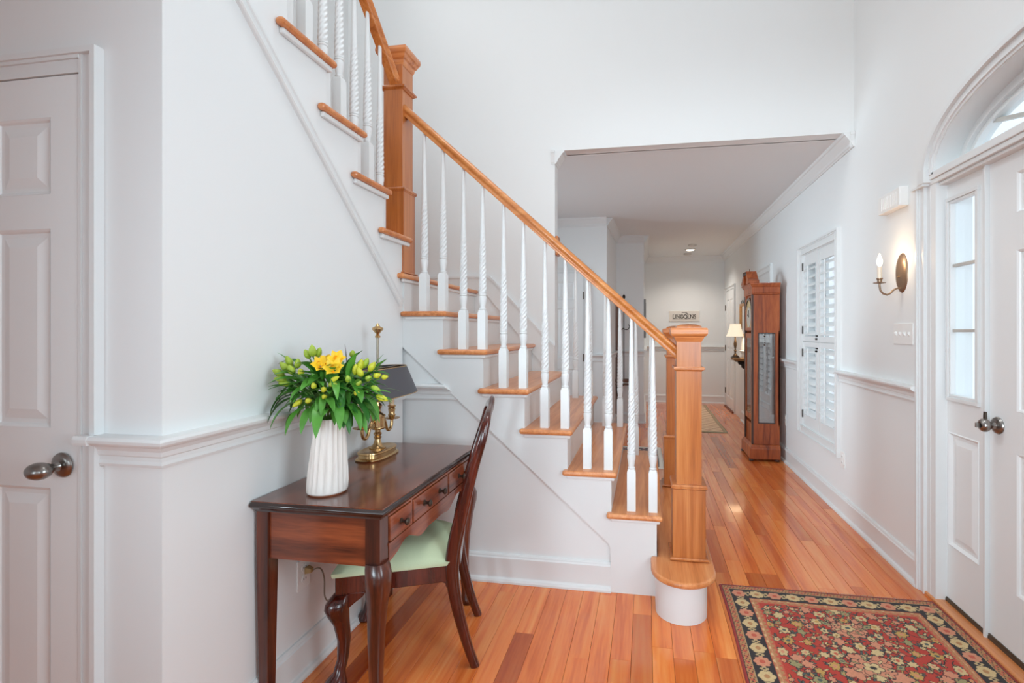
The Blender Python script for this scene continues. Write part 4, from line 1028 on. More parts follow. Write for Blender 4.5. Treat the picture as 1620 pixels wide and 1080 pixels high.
# leaves
def leaf_at(a, z, c, da, dzz, dc, ln, wd, dr, m=None, roll=None):
    blade(at(a, z, c), RR * da + UP * dzz + CAMV * dc, ln, wd, dr, m=m or rb.choice([LEAF, LEAFD, LEAF]), roll=rb.uniform(-.4, .4) if roll is None else roll)
spec = [  # big drooping leaves in front
    (-.018, 1.075, .065, -.15, .3, .8, .150, .038, 2.6), (.030, 1.085, .060, .10, .3, .8, .135, .036, 2.4), (-.075, 1.085, .05, -.8, .3, .5, .15, .036, 2.3), (-.060, 1.070, .055, -.5, .1, .5, .13, .034, 2.3),
    (-.095, 1.095, .03, -.7, .2, .3, .14, .036, 2.2), (-.105, 1.120, .03, -.8, .2, .2, .13, .034, 2.4), (-.045, 1.065, .06, -.4, .1, .7, .11, .030, 2.4), (.065, 1.080, .06, .5, .2, .6, .13, .034, 2.2), (.085, 1.090, .05, .6, .2, .5, .12, .032, 2.0), (.110, 1.110, .05, .8, .2, .4, .12, .032, 2.0),
    (.050, 1.065, .06, .3, .0, .6, .11, .028, 2.3), (-.01, 1.10, .08, .3, .4, .6, .10, .028, 1.8), (.12, 1.085, .04, .5, 0, .4, .09, .026, 2.0), (.095, 1.06, .05, .5, -.3, .3, .10, .026, 1.6),
    # spreading and upright ones
    (-.110, 1.165, .03, -1, .1, .1, .10, .022, .6), (-.100, 1.150, .05, -1, -.05, .2, .10, .022, .3), (-.11, 1.19, .0, -.6, .9, .1, .09, .024, .6), (-.09, 1.21, -.01, -.8, .6, 0, .09, .028, 1.2), (-.05, 1.19, .03, -.3, .6, .5, .09, .034, 1.2),
    (-.03, 1.16, .07, -.6, .5, .3, .08, .026, 1.0), (.055, 1.19, .02, .6, .9, .0, .10, .026, .5), (.070, 1.17, .04, .2, .9, .2, .10, .026, .7), (.085, 1.165, .05, .9, .2, .2, .10, .028, .8), (.14, 1.17, .02, .8, .9, .0, .095, .024, .3), (.150, 1.18, .0, .6, 1, 0, .085, .022, .3),
    (.12, 1.14, .07, 1, .0, .2, .09, .024, .8), (.10, 1.13, .08, .8, .3, .2, .09, .026, .9), (.00, 1.14, .09, 1, .2, .1, .11, .026, .8), (.03, 1.13, .09, -.8, .3, .2, .09, .024, .9), (-.02, 1.17, .05, .2, .6, .3, .09, .030, .9)]
for s_ in spec: leaf_at(*s_)
for k in range(150):
    an = rb.uniform(0, 2 * PI); el = rb.uniform(-.15, 1.0)
    rad = rb.uniform(.02, .115)
    a, c = math.cos(an) * rad * 1.1 + .015, math.sin(an) * rad * .8 * .9
    z = 1.05 + rb.uniform(.0, .13)
    leaf_at(a, z, min(c, .06), math.cos(an) * 1.0, el, math.sin(an), rb.uniform(.075, .125), rb.uniform(.022, .036), rb.uniform(.6, 2.6))
for k in range(60):
    a = rb.uniform(-.13, .16); c = rb.uniform(-.06, .075)
    leaf_at(a, 1.12 + rb.uniform(0, .07) - abs(a) * .2, c, a * 5 + rb.uniform(-.5, .5), rb.uniform(.2, 1.1), c * 6, rb.uniform(.055, .09), rb.uniform(.018, .030), rb.uniform(.2, 1.6))
blade(at(-.12, 1.165, .04), RR * -1 + UP * .12, .085, .005, -.1, m=DRY, name='dry_leaf')
blade(at(-.12, 1.185, .02), RR * -1 + UP * -.05, .07, .004, .2, m=DRY, name='dry_leaf')
blade(at(-.12, 1.155, .04), RR * -1 + UP * -.35, .07, .007, -.6, m=DRY, name='dry_leaf')
blade(at(.07, 1.20, .0), RR * -.1 + UP * 1, .085, .008, -.1, m=DRY, name='dry_leaf')
blade(at(.19, 1.13, .05), RR * 1 + UP * .15, .075, .003, .6, m=STEMM, name='dry_leaf')

# ------------------------------------------------------------------ brass lamp
LXc, LYc = -1.205, 2.050
t = thing('desk_lamp', 'brass candelabra desk lamp with dark grey metal shade behind the flowers', 'lamp', (LXc, LYc, .7605))
def oval(hx, hy, z, n=40, notch=0):
    out = []
    for k in range(n):
        a = 2 * PI * k / n; c_, s_ = math.cos(a), math.sin(a)
        x_ = hx * math.copysign(abs(c_) ** .75, c_) * (1 - notch * (abs(s_) < .12)); y_ = hy * math.copysign(abs(s_) ** .62, s_)
        out.append((x_, y_, z))
    return out
obj('base', MB().loft([oval(.064, .118, .0), oval(.066, .121, .005), oval(.063, .117, .009), oval(.056, .108, .012), oval(.055, .107, .026), oval(.059, .111, .030), oval(.058, .110, .035), oval(.046, .095, .038), oval(.040, .085, .035), oval(.02, .04, .036)]), BRASS, t, smooth=40)
obj('stem', MB().lathe([(.001, .034), (.036, .034), (.036, .040), (.024, .048), (.016, .062), (.013, .078), (.017, .084), (.017, .088), (.012, .092), (.018, .100), (.018, .104), (.012, .110), (.013, .120), (.030, .124), (.034, .130), (.033, .134), (.031, .136), (.031, .178), (.034, .180), (.034, .185), (.026, .190), (.016, .198), (.012, .212), (.018, .222), (.020, .230), (.013, .238), (.007, .246), (.001, .250)], seg=32), BRASS, t, smooth=40)
obj('pole', MB().lathe([(.0055, .24), (.0055, .545), (.001, .545)], seg=16), plain('pole_metal', (150, 140, 124), .3, .9), t, smooth=40)
obj('finial', MB().lathe([(.001, .536), (.011, .538), (.012, .545), (.007, .550), (.008, .556), (.018, .568), (.025, .576), (.022, .584), (.010, .590), (.006, .598), (.001, .604)], seg=28), BRASS, t, smooth=40)
for sgn in (-1, 1):
    pts = [(0, sgn * .030, .160), (0, sgn * .050, .158), (0, sgn * .066, .140), (0, sgn * .078, .112), (0, sgn * .096, .100), (0, sgn * .116, .108), (0, sgn * .124, .128), (0, sgn * .125, .146)]
    ar = obj('arm', MB().tube(curve(pts, 22), [.0075] * 23, 12), BRASS, t, smooth=60)
    obj('candle_cup', MB().lathe([(.006, .140), (.010, .146), (.036, .150), (.038, .153), (.034, .154), (.012, .154), (.015, .160), (.018, .166), (.014, .172), (.0155, .186), (.017, .196), (.014, .200), (.0185, .206), (.0185, .212), (.013, .214), (.001, .214)], (0, sgn * .125, 0), 28), BRASS, ar, smooth=40)
    obj('candle_sleeve', MB().lathe([(.0125, .212), (.0125, .290), (.001, .291)], (0, sgn * .125, 0), 20), plain('peach_sleeve', (226, 196, 164), .5), ar, smooth=40)
# shade: oblong open frustum
def ovs(hx, hy, z, n=44):
    return [(hx * math.copysign(abs(math.cos(a)) ** .8, math.cos(a)), hy * math.copysign(abs(math.sin(a)) ** .7, math.sin(a)), z) for a in [2 * PI * k / n for k in range(n)]]
b = MB(); n = 44
rings = [ovs(.115, .275, .272), ovs(.075, .205, .402), ovs(.073, .203, .402), ovs(.113, .273, .272)]
vs = [p for r_ in rings for p in r_]
fs = [(r_ * n + k, r_ * n + (k + 1) % n, ((r_ + 1) % 4) * n + (k + 1) % n, ((r_ + 1) % 4) * n + k) for r_ in range(4) for k in range(n)]
sh = obj('lamp_shade', MB().add(vs, fs), SHADEM, t, smooth=40)
b = MB()
for hx, hy, z in ((.115, .275, .273), (.0755, .2055, .401)):
    pts = [Vector(p) for p in ovs(hx, hy, z, 60)]; b.tube(pts + [pts[0]], .0022, 6)
obj('shade_rim', b, BRASS, sh, smooth=60)
obj('shade_bracket', MB().box(-.004, .004, -.20, .20, .394, .399), BRASS, sh)
# cord on the wall and plug
cd = [(LX + .03, 1.712, .400), (LX + .05, 1.735, .395), (LX + .052, 1.755, .345), (LX + .05, 1.762, .27), (LX + .05, 1.80, .232), (LX + .045, 1.88, .240), (LX + .03, 1.98, .32), (LX + .025, 2.04, .50), (LX + .02, 2.06, .70), (LX + .004, 2.06, .755)]
tc = thing('lamp_cord', 'thin lamp cord with gold plug hanging at the wall behind the desk', 'cord', (LX + .03, 1.71, .40))
wobj('wire', MB().tube(curve(cd, 50), .0028, 8), CORD, tc, smooth=60)
wobj('plug', MB().loft([[(LX + .010, 1.695, .388), (LX + .010, 1.722, .388), (LX + .010, 1.722, .414), (LX + .010, 1.695, .414)], [(LX + .034, 1.700, .392), (LX + .034, 1.718, .392), (LX + .034, 1.718, .408), (LX + .034, 1.700, .408)]]), PLUG, tc, bevel=.002)

# ------------------------------------------------------------------ grandfather clock
GX0, GX1, GY0, GY1 = 1.085, 1.338, 5.245, 5.625
t = thing('grandfather_clock', 'tall wooden grandfather clock with glass side panel against the right wall', 'clock', (1.2, 5.43, 0))
def cr(i, z, j=None):   # ring around case; i = outward growth (front and sides), back against the wall
    return [(GX0 - i, GY0 - i, z), (GX1, GY0 - i, z), (GX1, GY1 + i, z), (GX0 - i, GY1 + i, z)]
wobj('plinth', MB().loft([cr(.040, .025), cr(.040, .125), cr(.036, .138), cr(.028, .145), cr(.020, .165), cr(.0, .168)]), CLKZ, t, bevel=.003)
for x_, y_ in ((GX0 - .025, GY0 - .02), (GX1 - .03, GY0 - .02), (GX0 - .025, GY1 + .02), (GX1 - .03, GY1 + .02)):
    wobj('foot', MB().lathe([(.001, 0), (.016, 0), (.024, .008), (.024, .018), (.016, .026), (.001, .026)], (x_, y_, 0), 20), CLKD, t, smooth=50)
# case: open frame with side glass (near side) and front door glass
z0, z1 = .165, 1.70; g0, g1 = .385, 1.30
b = MB()
b.box(GX0, GX1, GY0, GY1, z0, .36).box(GX0, GX1, GY0, GY1, 1.325, z1).box(GX1 - .012, GX1, GY0, GY1, .36, 1.325)
gx0, gx1 = GX0 + .050, GX1 - .048
for yy in (GY0, GY1 - .016): b.box(GX0, gx0, yy, yy + .016, .36, 1.325).box(gx1, GX1, yy, yy + .016, .36, 1.325)
b.box(gx0, gx1, GY0, GY0 + .016, .36, g0).box(gx0, gx1, GY0, GY0 + .016, g1, 1.325)
b.box(gx0, gx1, GY1 - .016, GY1, .36, 1.325)
wobj('case', b, CLKZ, t)
wobj('side_pane', MB().box(gx0, gx1, GY0 + .006, GY0 + .009, g0, g1), CPANE, t)
wobj('pane_bead', MB().box(gx0 - .006, gx0 + .003, GY0 - .003, GY0 + .006, g0, g1).box(gx1 - .003, gx1 + .006, GY0 - .003, GY0 + .006, g0, g1).box(gx0 - .006, gx1 + .006, GY0 - .003, GY0 + .006, g1 - .003, g1 + .006).box(gx0 - .006, gx1 + .006, GY0 - .003, GY0 + .006, g0 - .006, g0 + .003), CLKD, t)
wobj('front_column', MB().box(GX0 - .018, GX0 + .004, GY0 + .0, GY0 + .030, z0, z1), CLKD, t, bevel=.004)
wobj('front_column', MB().box(GX0 - .018, GX0 + .004, GY1 - .030, GY1, z0, z1), CLKD, t, bevel=.004)
fd = wobj('door', MB().box(GX0 - .012, GX0, GY0 + .034, GY0 + .075, .40, 1.30).box(GX0 - .012, GX0, GY1 - .075, GY1 - .034, .40, 1.30).box(GX0 - .012, GX0, GY0 + .075, GY1 - .075, .40, .46).box(GX0 - .012, GX0, GY0 + .075, GY1 - .075, 1.25, 1.30), CLKZ, t, bevel=.003)
obj('pane', MB(), CPANE, fd) if False else None
wobj('door_pane', MB().box(GX0 - .007, GX0 - .004, GY0 + .075, GY1 - .075, .46, 1.25), CPANE, t)
# hood: dial door with arch
hd = wobj('hood_door', MB().box(GX0 - .014, GX0, GY0 + .034, GY0 + .065, 1.33, 1.70).box(GX0 - .014, GX0, GY1 - .065, GY1 - .034, 1.33, 1.70).box(GX0 - .014, GX0, GY0 + .065, GY1 - .065, 1.33, 1.36), CLKZ, t, bevel=.003)
yc = (GY0 + GY1) / 2
ap = [(yc + .13 * math.cos(a), 1.55 + .10 * math.sin(a)) for a in [PI * k / 16 for k in range(17)]]
wobj('dial', MB().prism([(yc + .125, 1.36)] + ap + [(yc - .125, 1.36)], 'x', GX0 - .006, GX0 - .002), plain('dial_face', (214, 190, 140), .35, .3), t)
wobj('dial_ring', MB().lathe([(.085, -.010), (.105, -.010), (.106, -.006), (.084, -.006)], (GX0, yc, 1.47), 36, 'x'), plain('dial_silver', (210, 206, 196), .3, .6), t)
wobj('clock_hands', MB().box(GX0 - .014, GX0 - .011, yc - .003, yc + .003, 1.47, 1.545).prism([(yc, 1.467), (yc + .052, 1.494), (yc + .050, 1.500), (yc, 1.473)], 'x', GX0 - .014, GX0 - .011), IRON, t)
wobj('arch_moulding', (lambda b_: ring_x(b_, [(yc + .150 * math.cos(a), 1.55 + .125 * math.sin(a)) for a in [PI * k / 20 for k in range(21)]], [(yc + .130 * math.cos(a), 1.55 + .10 * math.sin(a)) for a in [PI * k / 20 for k in range(21)]], GX0 - .016, GX0))(MB()), CLKD, t, smooth=30)
wobj('cornice', MB().loft([cr(.002, 1.695), cr(.012, 1.700), cr(.014, 1.712), cr(.018, 1.716), cr(.018, 1.770), cr(.026, 1.778), cr(.034, 1.796), cr(.040, 1.802), cr(.040, 1.812), cr(.0, 1.816)]), CLKZ, t)
# arched bonnet pediment: two swan necks with a finial
for sgn in (-1, 1):
    pts = [(yc + sgn * .20, 1.815), (yc + sgn * .20, 1.840), (yc + sgn * .15, 1.865), (yc + sgn * .10, 1.915), (yc + sgn * .06, 1.950), (yc + sgn * .03, 1.945), (yc + sgn * .022, 1.915), (yc + sgn * .045, 1.900), (yc + sgn * .07, 1.860), (yc + sgn * .06, 1.815)]
    wobj('pediment', MB().prism(pts, 'x', GX0 - .050, GX0 + .055), CLKZ, t, bevel=.004)
    wobj('rosette', MB().lathe([(.001, -.062), (.016, -.060), (.024, -.050)], (GX0, yc + sgn * .045, 1.925), 20, 'x'), CLKD, t, smooth=50)
wobj('finial', MB().lathe([(.016, 1.814), (.016, 1.83), (.009, 1.84), (.018, 1.86), (.021, 1.88), (.012, 1.905), (.005, 1.925), (.007, 1.94), (.003, 1.975), (.001, 1.985)], (GX0 + .0, yc, 0), 20), plain('clock_finial', (110, 78, 52), .4, .4), t, smooth=50)
pd = wobj('pendulum', MB().box(GX0 + .10, GX0 + .104, yc - .005, yc + .005, .62, 1.32).lathe([(.001, .008), (.05, .006), (.055, 0), (.05, -.006), (.001, -.008)], (GX0 + .10, yc, .60), 32, 'x'), BRASS, t, smooth=40)
for k, (yy, zz) in enumerate(((yc - .07, .72), (yc, .85), (yc + .07, .70))):
    wobj('weight', MB().lathe([(.001, zz), (.022, zz), (.024, zz + .01), (.024, zz + .15), (.022, zz + .16), (.001, zz + .16)], (GX0 + .055, yy, 0), 20).lathe([(.0012, zz + .15), (.0012, 1.33)], (GX0 + .055, yy, 0), 6), BRASS, t, smooth=40)

# ------------------------------------------------------------------ wall shelf with lamp, picture behind the clock
SX, SYY = RX, 7.35
t = thing('wall_shelf', 'small dark carved bracket shelf on the wall behind the clock', 'shelf', (SX, SYY, .93))
obj('shelf_board', MB().loft([[(0, -.24, z), (-.02 - q, -.24, z), (-.16 - q, -.12, z), (-.16 - q, .12, z), (-.02 - q, .24, z), (0, .24, z)] for z, q in ((-.030, 0), (-.022, .008), (-.012, .010), (0, .022))]), plain('shelf_gilt', (150, 116, 76), .5, .2), t)
obj('bracket', MB().prism([(0, -.03), (-.13, -.03), (-.10, -.05), (-.085, -.09), (-.05, -.10), (-.04, -.14), (0, -.16)], 'y', -.03, .03), IRON, t, bevel=.003)
for yy in (-.12, .12): obj('scroll', MB().tube(curve([(-.12, yy, -.032), (-.10, yy, -.055), (-.07, yy, -.050), (-.05, yy, -.075), (-.01, yy, -.08)], 16), .007, 8), IRON, t, smooth=60)
t = thing('table_lamp', 'lit table lamp with cream bell shade on the bracket shelf', 'lamp', (SX - .13, SYY, .9305))
obj('base', MB().box(-.055, .055, -.055, .055, 0, .018).box(-.042, .042, -.042, .042, .018, .034), BRONZE, t, bevel=.003)
obj('stem', MB().lathe([(.034, .034), (.030, .045), (.016, .060), (.010, .080), (.016, .100), (.022, .105), (.012, .115), (.010, .135), (.020, .175), (.024, .205), (.018, .240), (.010, .275), (.007, .300), (.012, .306), (.006, .315), (.005, .40)], seg=24), plain('lamp_bronze', (92, 72, 52), .4, .6), t, smooth=50)
m, N, L_, P_ = new('lit_shade'); P_.inputs['Base Color'].default_value = lin((244, 234, 216)); P_.inputs['Roughness'].default_value = .9
P_.inputs['Emission Color'].default_value = lin((255, 236, 205)); P_.inputs['Emission Strength'].default_value = .75
b = MB(); n = 40
prof_ = [(.128, .310), (.112, .34), (.098, .38), (.086, .42), (.078, .46), (.073, .49)]
rings = [[(r_ * math.cos(a), r_ * math.sin(a), z) for a in [2 * PI * k / n for k in range(n)]] for r_, z in prof_ + [(q - .002, z) for q, z in prof_[::-1]]]
vs = [p for r_ in rings for p in r_]; nr = len(rings)
fs = [(r_ * n + k, r_ * n + (k + 1) % n, ((r_ + 1) % nr) * n + (k + 1) % n, ((r_ + 1) % nr) * n + k) for r_ in range(nr) for k in range(n)]
obj('lamp_shade', MB().add(vs, fs), m, t, smooth=50)
obj('shade_spider', MB().box(-.074, .074, -.001, .001, .484, .487).box(-.001, .001, -.074, .074, .484, .487).box(-.0015, .0015, -.0015, .0015, .395, .50), BRASS, t)
point('table_lamp_light', (SX - .13, SYY, 1.33), 5, .04, (1, .82, .6))
t = thing('wall_mirror', 'small gilt framed mirror on the wall behind the shelf lamp', 'mirror', (SX, SYY + .05, 1.5))
obj('frame', MB().box(-.03, 0, -.20, .20, -.26, -.22).box(-.03, 0, -.20, .20, .18, .22).box(-.03, 0, -.20, -.16, -.22, .18).box(-.03, 0, .16, .20, -.22, .18), GOLD, t, bevel=.006)
obj('glass', MB().box(-.012, 0, -.16, .16, -.22, .18), MIRR, t)
obj('crest', MB().tube(curve([(-.02, -.06, .22), (-.02, -.05, .25), (-.02, 0, .262), (-.02, .05, .25), (-.02, .06, .22)], 16), .006, 8), IRON, t, smooth=60)

# ------------------------------------------------------------------ name sign on the end wall
t = thing('wall_sign', 'pale rectangular name sign on the hall end wall', 'sign', (.69, BY, 1.59))
obj('board', MB().box(-.27, .27, -.018, 0, -.095, .095), SIGNM, t, bevel=.003)
q = MB().box(-.21, .21, -.0195, -.018, -.070, -.065)
obj('underline', q, INK, t)
def text(body, size, loc, parent, m, name, sx=1.0, bold=.0):
    cu = bpy.data.curves.new(name, 'FONT'); cu.body = body; cu.size = size; cu.align_x = 'CENTER'; cu.extrude = .001; cu.offset = bold
    tmp = bpy.data.objects.new('tmp_text', cu); COL.objects.link(tmp)
    dg = bpy.context.evaluated_depsgraph_get(); me = bpy.data.meshes.new_from_object(tmp.evaluated_get(dg))
    bpy.data.objects.remove(tmp); me.materials.clear(); me.materials.append(m); me.name = name
    o = link(name, me, parent); o.location = loc; o.rotation_euler = (PI / 2, 0, 0); o.scale = (sx, 1, 1); return o
text('LINCOLNS', .105, (0, -.020, -.045), t, INK, 'lettering', .84, .002)
# serifs
q = MB()
for x_ in (-.192, -.140, -.118, -.071, .062, .096, .142):
    for zz in (-.045, .026): q.box(x_ - .012, x_ + .012, -.0212, -.0195, zz - .0022, zz + .0022)
obj('serif', q, INK, t)
sc_ = [(-.045, .058), (-.01, .066), (.03, .062), (.048, .050), (.02, .040), (.0, .010), (-.02, -.022), (-.045, -.034), (-.06, -.020), (-.035, -.008), (.0, -.030), (.03, -.050), (.055, -.030), (.05, .01), (.03, .024)]
obj('script_lettering', MB().tube(curve([(a, -.021, c) for a, c in sc_], 70), .0028, 6, up=(0, 1, 0)).tube(curve([(.045, -.021, .066), (.058, -.021, .050), (.056, -.021, .036), (.068, -.021, .045), (.080, -.021, .034)], 20), .0022, 6, up=(0, 1, 0)), INK, t)

# ------------------------------------------------------------------ hall tree, umbrella, picture
t = thing('hall_tree', 'dark wood and iron hall tree with hooks seen between the balusters', 'coat rack', (-.32, 6.95, 0))
obj('post', MB().box(-.105, -.070, -.015, .015, 0, 1.72), BROWNW, t, bevel=.003)
obj('post', MB().box(-.045, -.025, -.012, .012, .62, 1.70), BROWNW, t, bevel=.003)
obj('post', MB().box(-.055, -.035, .0, .02, 0, .62), BROWNW, t, bevel=.003)
obj('top_board', MB().box(-.11, -.02, -.018, .018, 1.68, 1.73), BROWNW, t, bevel=.004)
obj('pole', MB().tube([(.012, 0, .62), (.012, 0, 1.74)], .006, 10), IRON, t, smooth=60)
obj('finial', MB().lathe([(.006, 1.73), (.016, 1.75), (.010, 1.775), (.022, 1.80), (.014, 1.825), (.004, 1.84)], (.012, 0, 0), 16), IRON, t, smooth=50)
for sgn, zz in ((1, 1.36), (-1, 1.36), (1, 1.66)):
    obj('hook', MB().tube(curve([(.0, 0, zz), (.03 * sgn + .012, -.01, zz - .02), (.065 * sgn + .012, -.02, zz - .01), (.075 * sgn + .012, -.02, zz + .03), (.062 * sgn + .012, -.02, zz + .05)], 16), .006, 8), IRON, t, smooth=60)
obj('arm_rest', MB().box(-.11, .11, -.05, .03, .60, .645), BROWNW, t, bevel=.008)
obj('shelf', MB().box(-.11, .11, -.04, .03, .555, .575), BROWNW, t, bevel=.004)
obj('brace', MB().prism([(-.10, .555), (.02, .555), (-.02, .52), (-.06, .44), (-.10, .42)], 'y', -.015, .015), BROWNW, t, bevel=.003)
t = thing('umbrella', 'furled black umbrella leaning under the arm of the hall tree', 'umbrella', (-.13, 6.86, 0))
obj('canopy', MB().tube([(.010, -.01, .02), (.010, -.01, .06), (-.005, 0, .25), (-.03, 0, .42), (-.055, .0, .54)], [.004, .016, .024, .020, .006], 12), BLACK, t, smooth=60)
obj('handle', MB().tube(curve([(-.055, 0, .53), (-.068, 0, .60), (-.066, -.055, .66), (-.050, -.06, .69), (-.035, -.06, .67)], 16), .007, 8), BLACK, t, smooth=60)
t = thing('wall_picture', 'dark framed picture seen edge-on at the hall corner', 'picture', (-.03, 7.50, 1.50))
obj('frame', MB().box(0, .028, -.36, .36, -.28, .28), plain('pewter_frame', (118, 114, 110), .4, .3), t, bevel=.003)
obj('canvas', MB().box(.028, .030, -.31, .31, -.23, .23), plain('dark_picture', (66, 60, 56), .5), t)
obj('frame_edge', MB().box(-.0005, .006, -.362, -.355, -.28, .28), IRON, t)

# ------------------------------------------------------------------ rugs
def paint_rug(name, X0, X1, Y0, Y1, step, painter, th=.007, fringe=True):
    nx_ = int((X1 - X0) / step) + 1; ny = int((Y1 - Y0) / step) + 1
    xs = np.linspace(0, X1 - X0, nx_); ys = np.linspace(0, Y1 - Y0, ny); gx, gy = np.meshgrid(xs, ys)
    colr = painter(gx, gy, X1 - X0, Y1 - Y0)
    wav = .0018 * np.sin(gy * 5 + 1) * np.cos(gx * 4); 
    px = X0 + gx + .004 * np.sin(gy * 6); py = Y0 + gy + .004 * np.sin(gx * 7)
    pz = th + np.abs(wav)
    edge_ = np.minimum(np.minimum(gx, (X1 - X0) - gx), np.minimum(gy, (Y1 - Y0) - gy)); pz = np.where(edge_ < 1e-6, .0008, pz)
    co = np.stack([px, py, pz], -1).reshape(-1, 3)
    idx = np.arange(nx_ * ny).reshape(ny, nx_)
    q = np.stack([idx[:-1, :-1], idx[:-1, 1:], idx[1:, 1:], idx[1:, :-1]], -1).reshape(-1, 4)
    me = bpy.data.meshes.new(name); me.vertices.add(len(co)); me.vertices.foreach_set('co', co.ravel().astype(np.float32))
    me.loops.add(q.size); me.loops.foreach_set('vertex_index', q.ravel().astype(np.int32))
    me.polygons.add(len(q)); me.polygons.foreach_set('loop_start', np.arange(0, q.size, 4, dtype=np.int32)); me.update(calc_edges=True)
    ca = me.color_attributes.new('dye', 'FLOAT_COLOR', 'POINT')
    rgba = np.concatenate([colr.reshape(-1, 3), np.ones((len(co), 1))], 1).astype(np.float32); ca.data.foreach_set('color', rgba.ravel())
    m, N, L2, P2 = new(name + '_wool'); at_ = N.new('ShaderNodeAttribute'); at_.attribute_name = 'dye'
    g = N.new('ShaderNodeNewGeometry'); nz = N.new('ShaderNodeTexNoise'); nz.inputs['Scale'].default_value = 260; nz.inputs['Detail'].default_value = 2
    L2.new(g.outputs['Position'], nz.inputs['Vector'])
    mr = N.new('ShaderNodeMapRange'); mr.inputs['To Min'].default_value = .72; mr.inputs['To Max'].default_value = 1.28; L2.new(nz.outputs['Fac'], mr.inputs['Value'])
    mx = N.new('ShaderNodeVectorMath'); mx.operation = 'SCALE'; L2.new(at_.outputs['Color'], mx.inputs[0]); L2.new(mr.outputs[0], mx.inputs['Scale'])
    L2.new(mx.outputs[0], P2.inputs['Base Color']); P2.inputs['Roughness'].default_value = .95
    P2.inputs['Sheen Weight'].default_value = .15
    b_ = N.new('ShaderNodeBump'); b_.inputs['Strength'].default_value = .35; b_.inputs['Distance'].default_value = .002; L2.new(nz.outputs['Fac'], b_.inputs['Height']); L2.new(b_.outputs[0], P2.inputs['Normal'])
    me.materials.append(m)
    return me
def c3(*c): return np.array(lin(c)[:3])
RED = c3(178, 52, 34); NAVY = c3(34, 27, 30); CREAM = c3(204, 178, 128); TAN = c3(176, 126, 80); ROSE = c3(204, 136, 104); OCHRE = c3(188, 148, 76); TEAL = c3(66, 84, 80); BRICK = c3(190, 84, 60); SAGE = c3(150, 142, 96)
def stamp(img, gx, gy, cx, cy, r, n_pet, col, line=None, core=None, phase=0, squash=1.0, ang=0, depth=.3):
    R = r * 1.5
    i0, i1 = np.searchsorted(gy[:, 0], [cy - R, cy + R]); j0, j1 = np.searchsorted(gx[0], [cx - R, cx + R])
    if i1 <= i0 or j1 <= j0: return
    dx = gx[i0:i1, j0:j1] - cx; dy = gy[i0:i1, j0:j1] - cy
    c_, s_ = math.cos(ang), math.sin(ang); u = dx * c_ + dy * s_; v = (-dx * s_ + dy * c_) / squash
    rr_ = np.hypot(u, v); th_ = np.arctan2(v, u)
    edge_ = r * (1 - depth + depth * np.abs(np.cos(th_ * n_pet / 2 + phase)))
    sub = img[i0:i1, j0:j1]
    if line is not None: sub[rr_ < edge_ + .0042] = line
    sub[rr_ < edge_] = col
    if core is not None: sub[rr_ < r * .34] = core
def vine(img, gx, gy, pts, wdt, col):
    for (x_, y_) in pts:
        i0, i1 = np.searchsorted(gy[:, 0], [y_ - wdt, y_ + wdt]); j0, j1 = np.searchsorted(gx[0], [x_ - wdt, x_ + wdt])
        img[i0:i1, j0:j1] = col
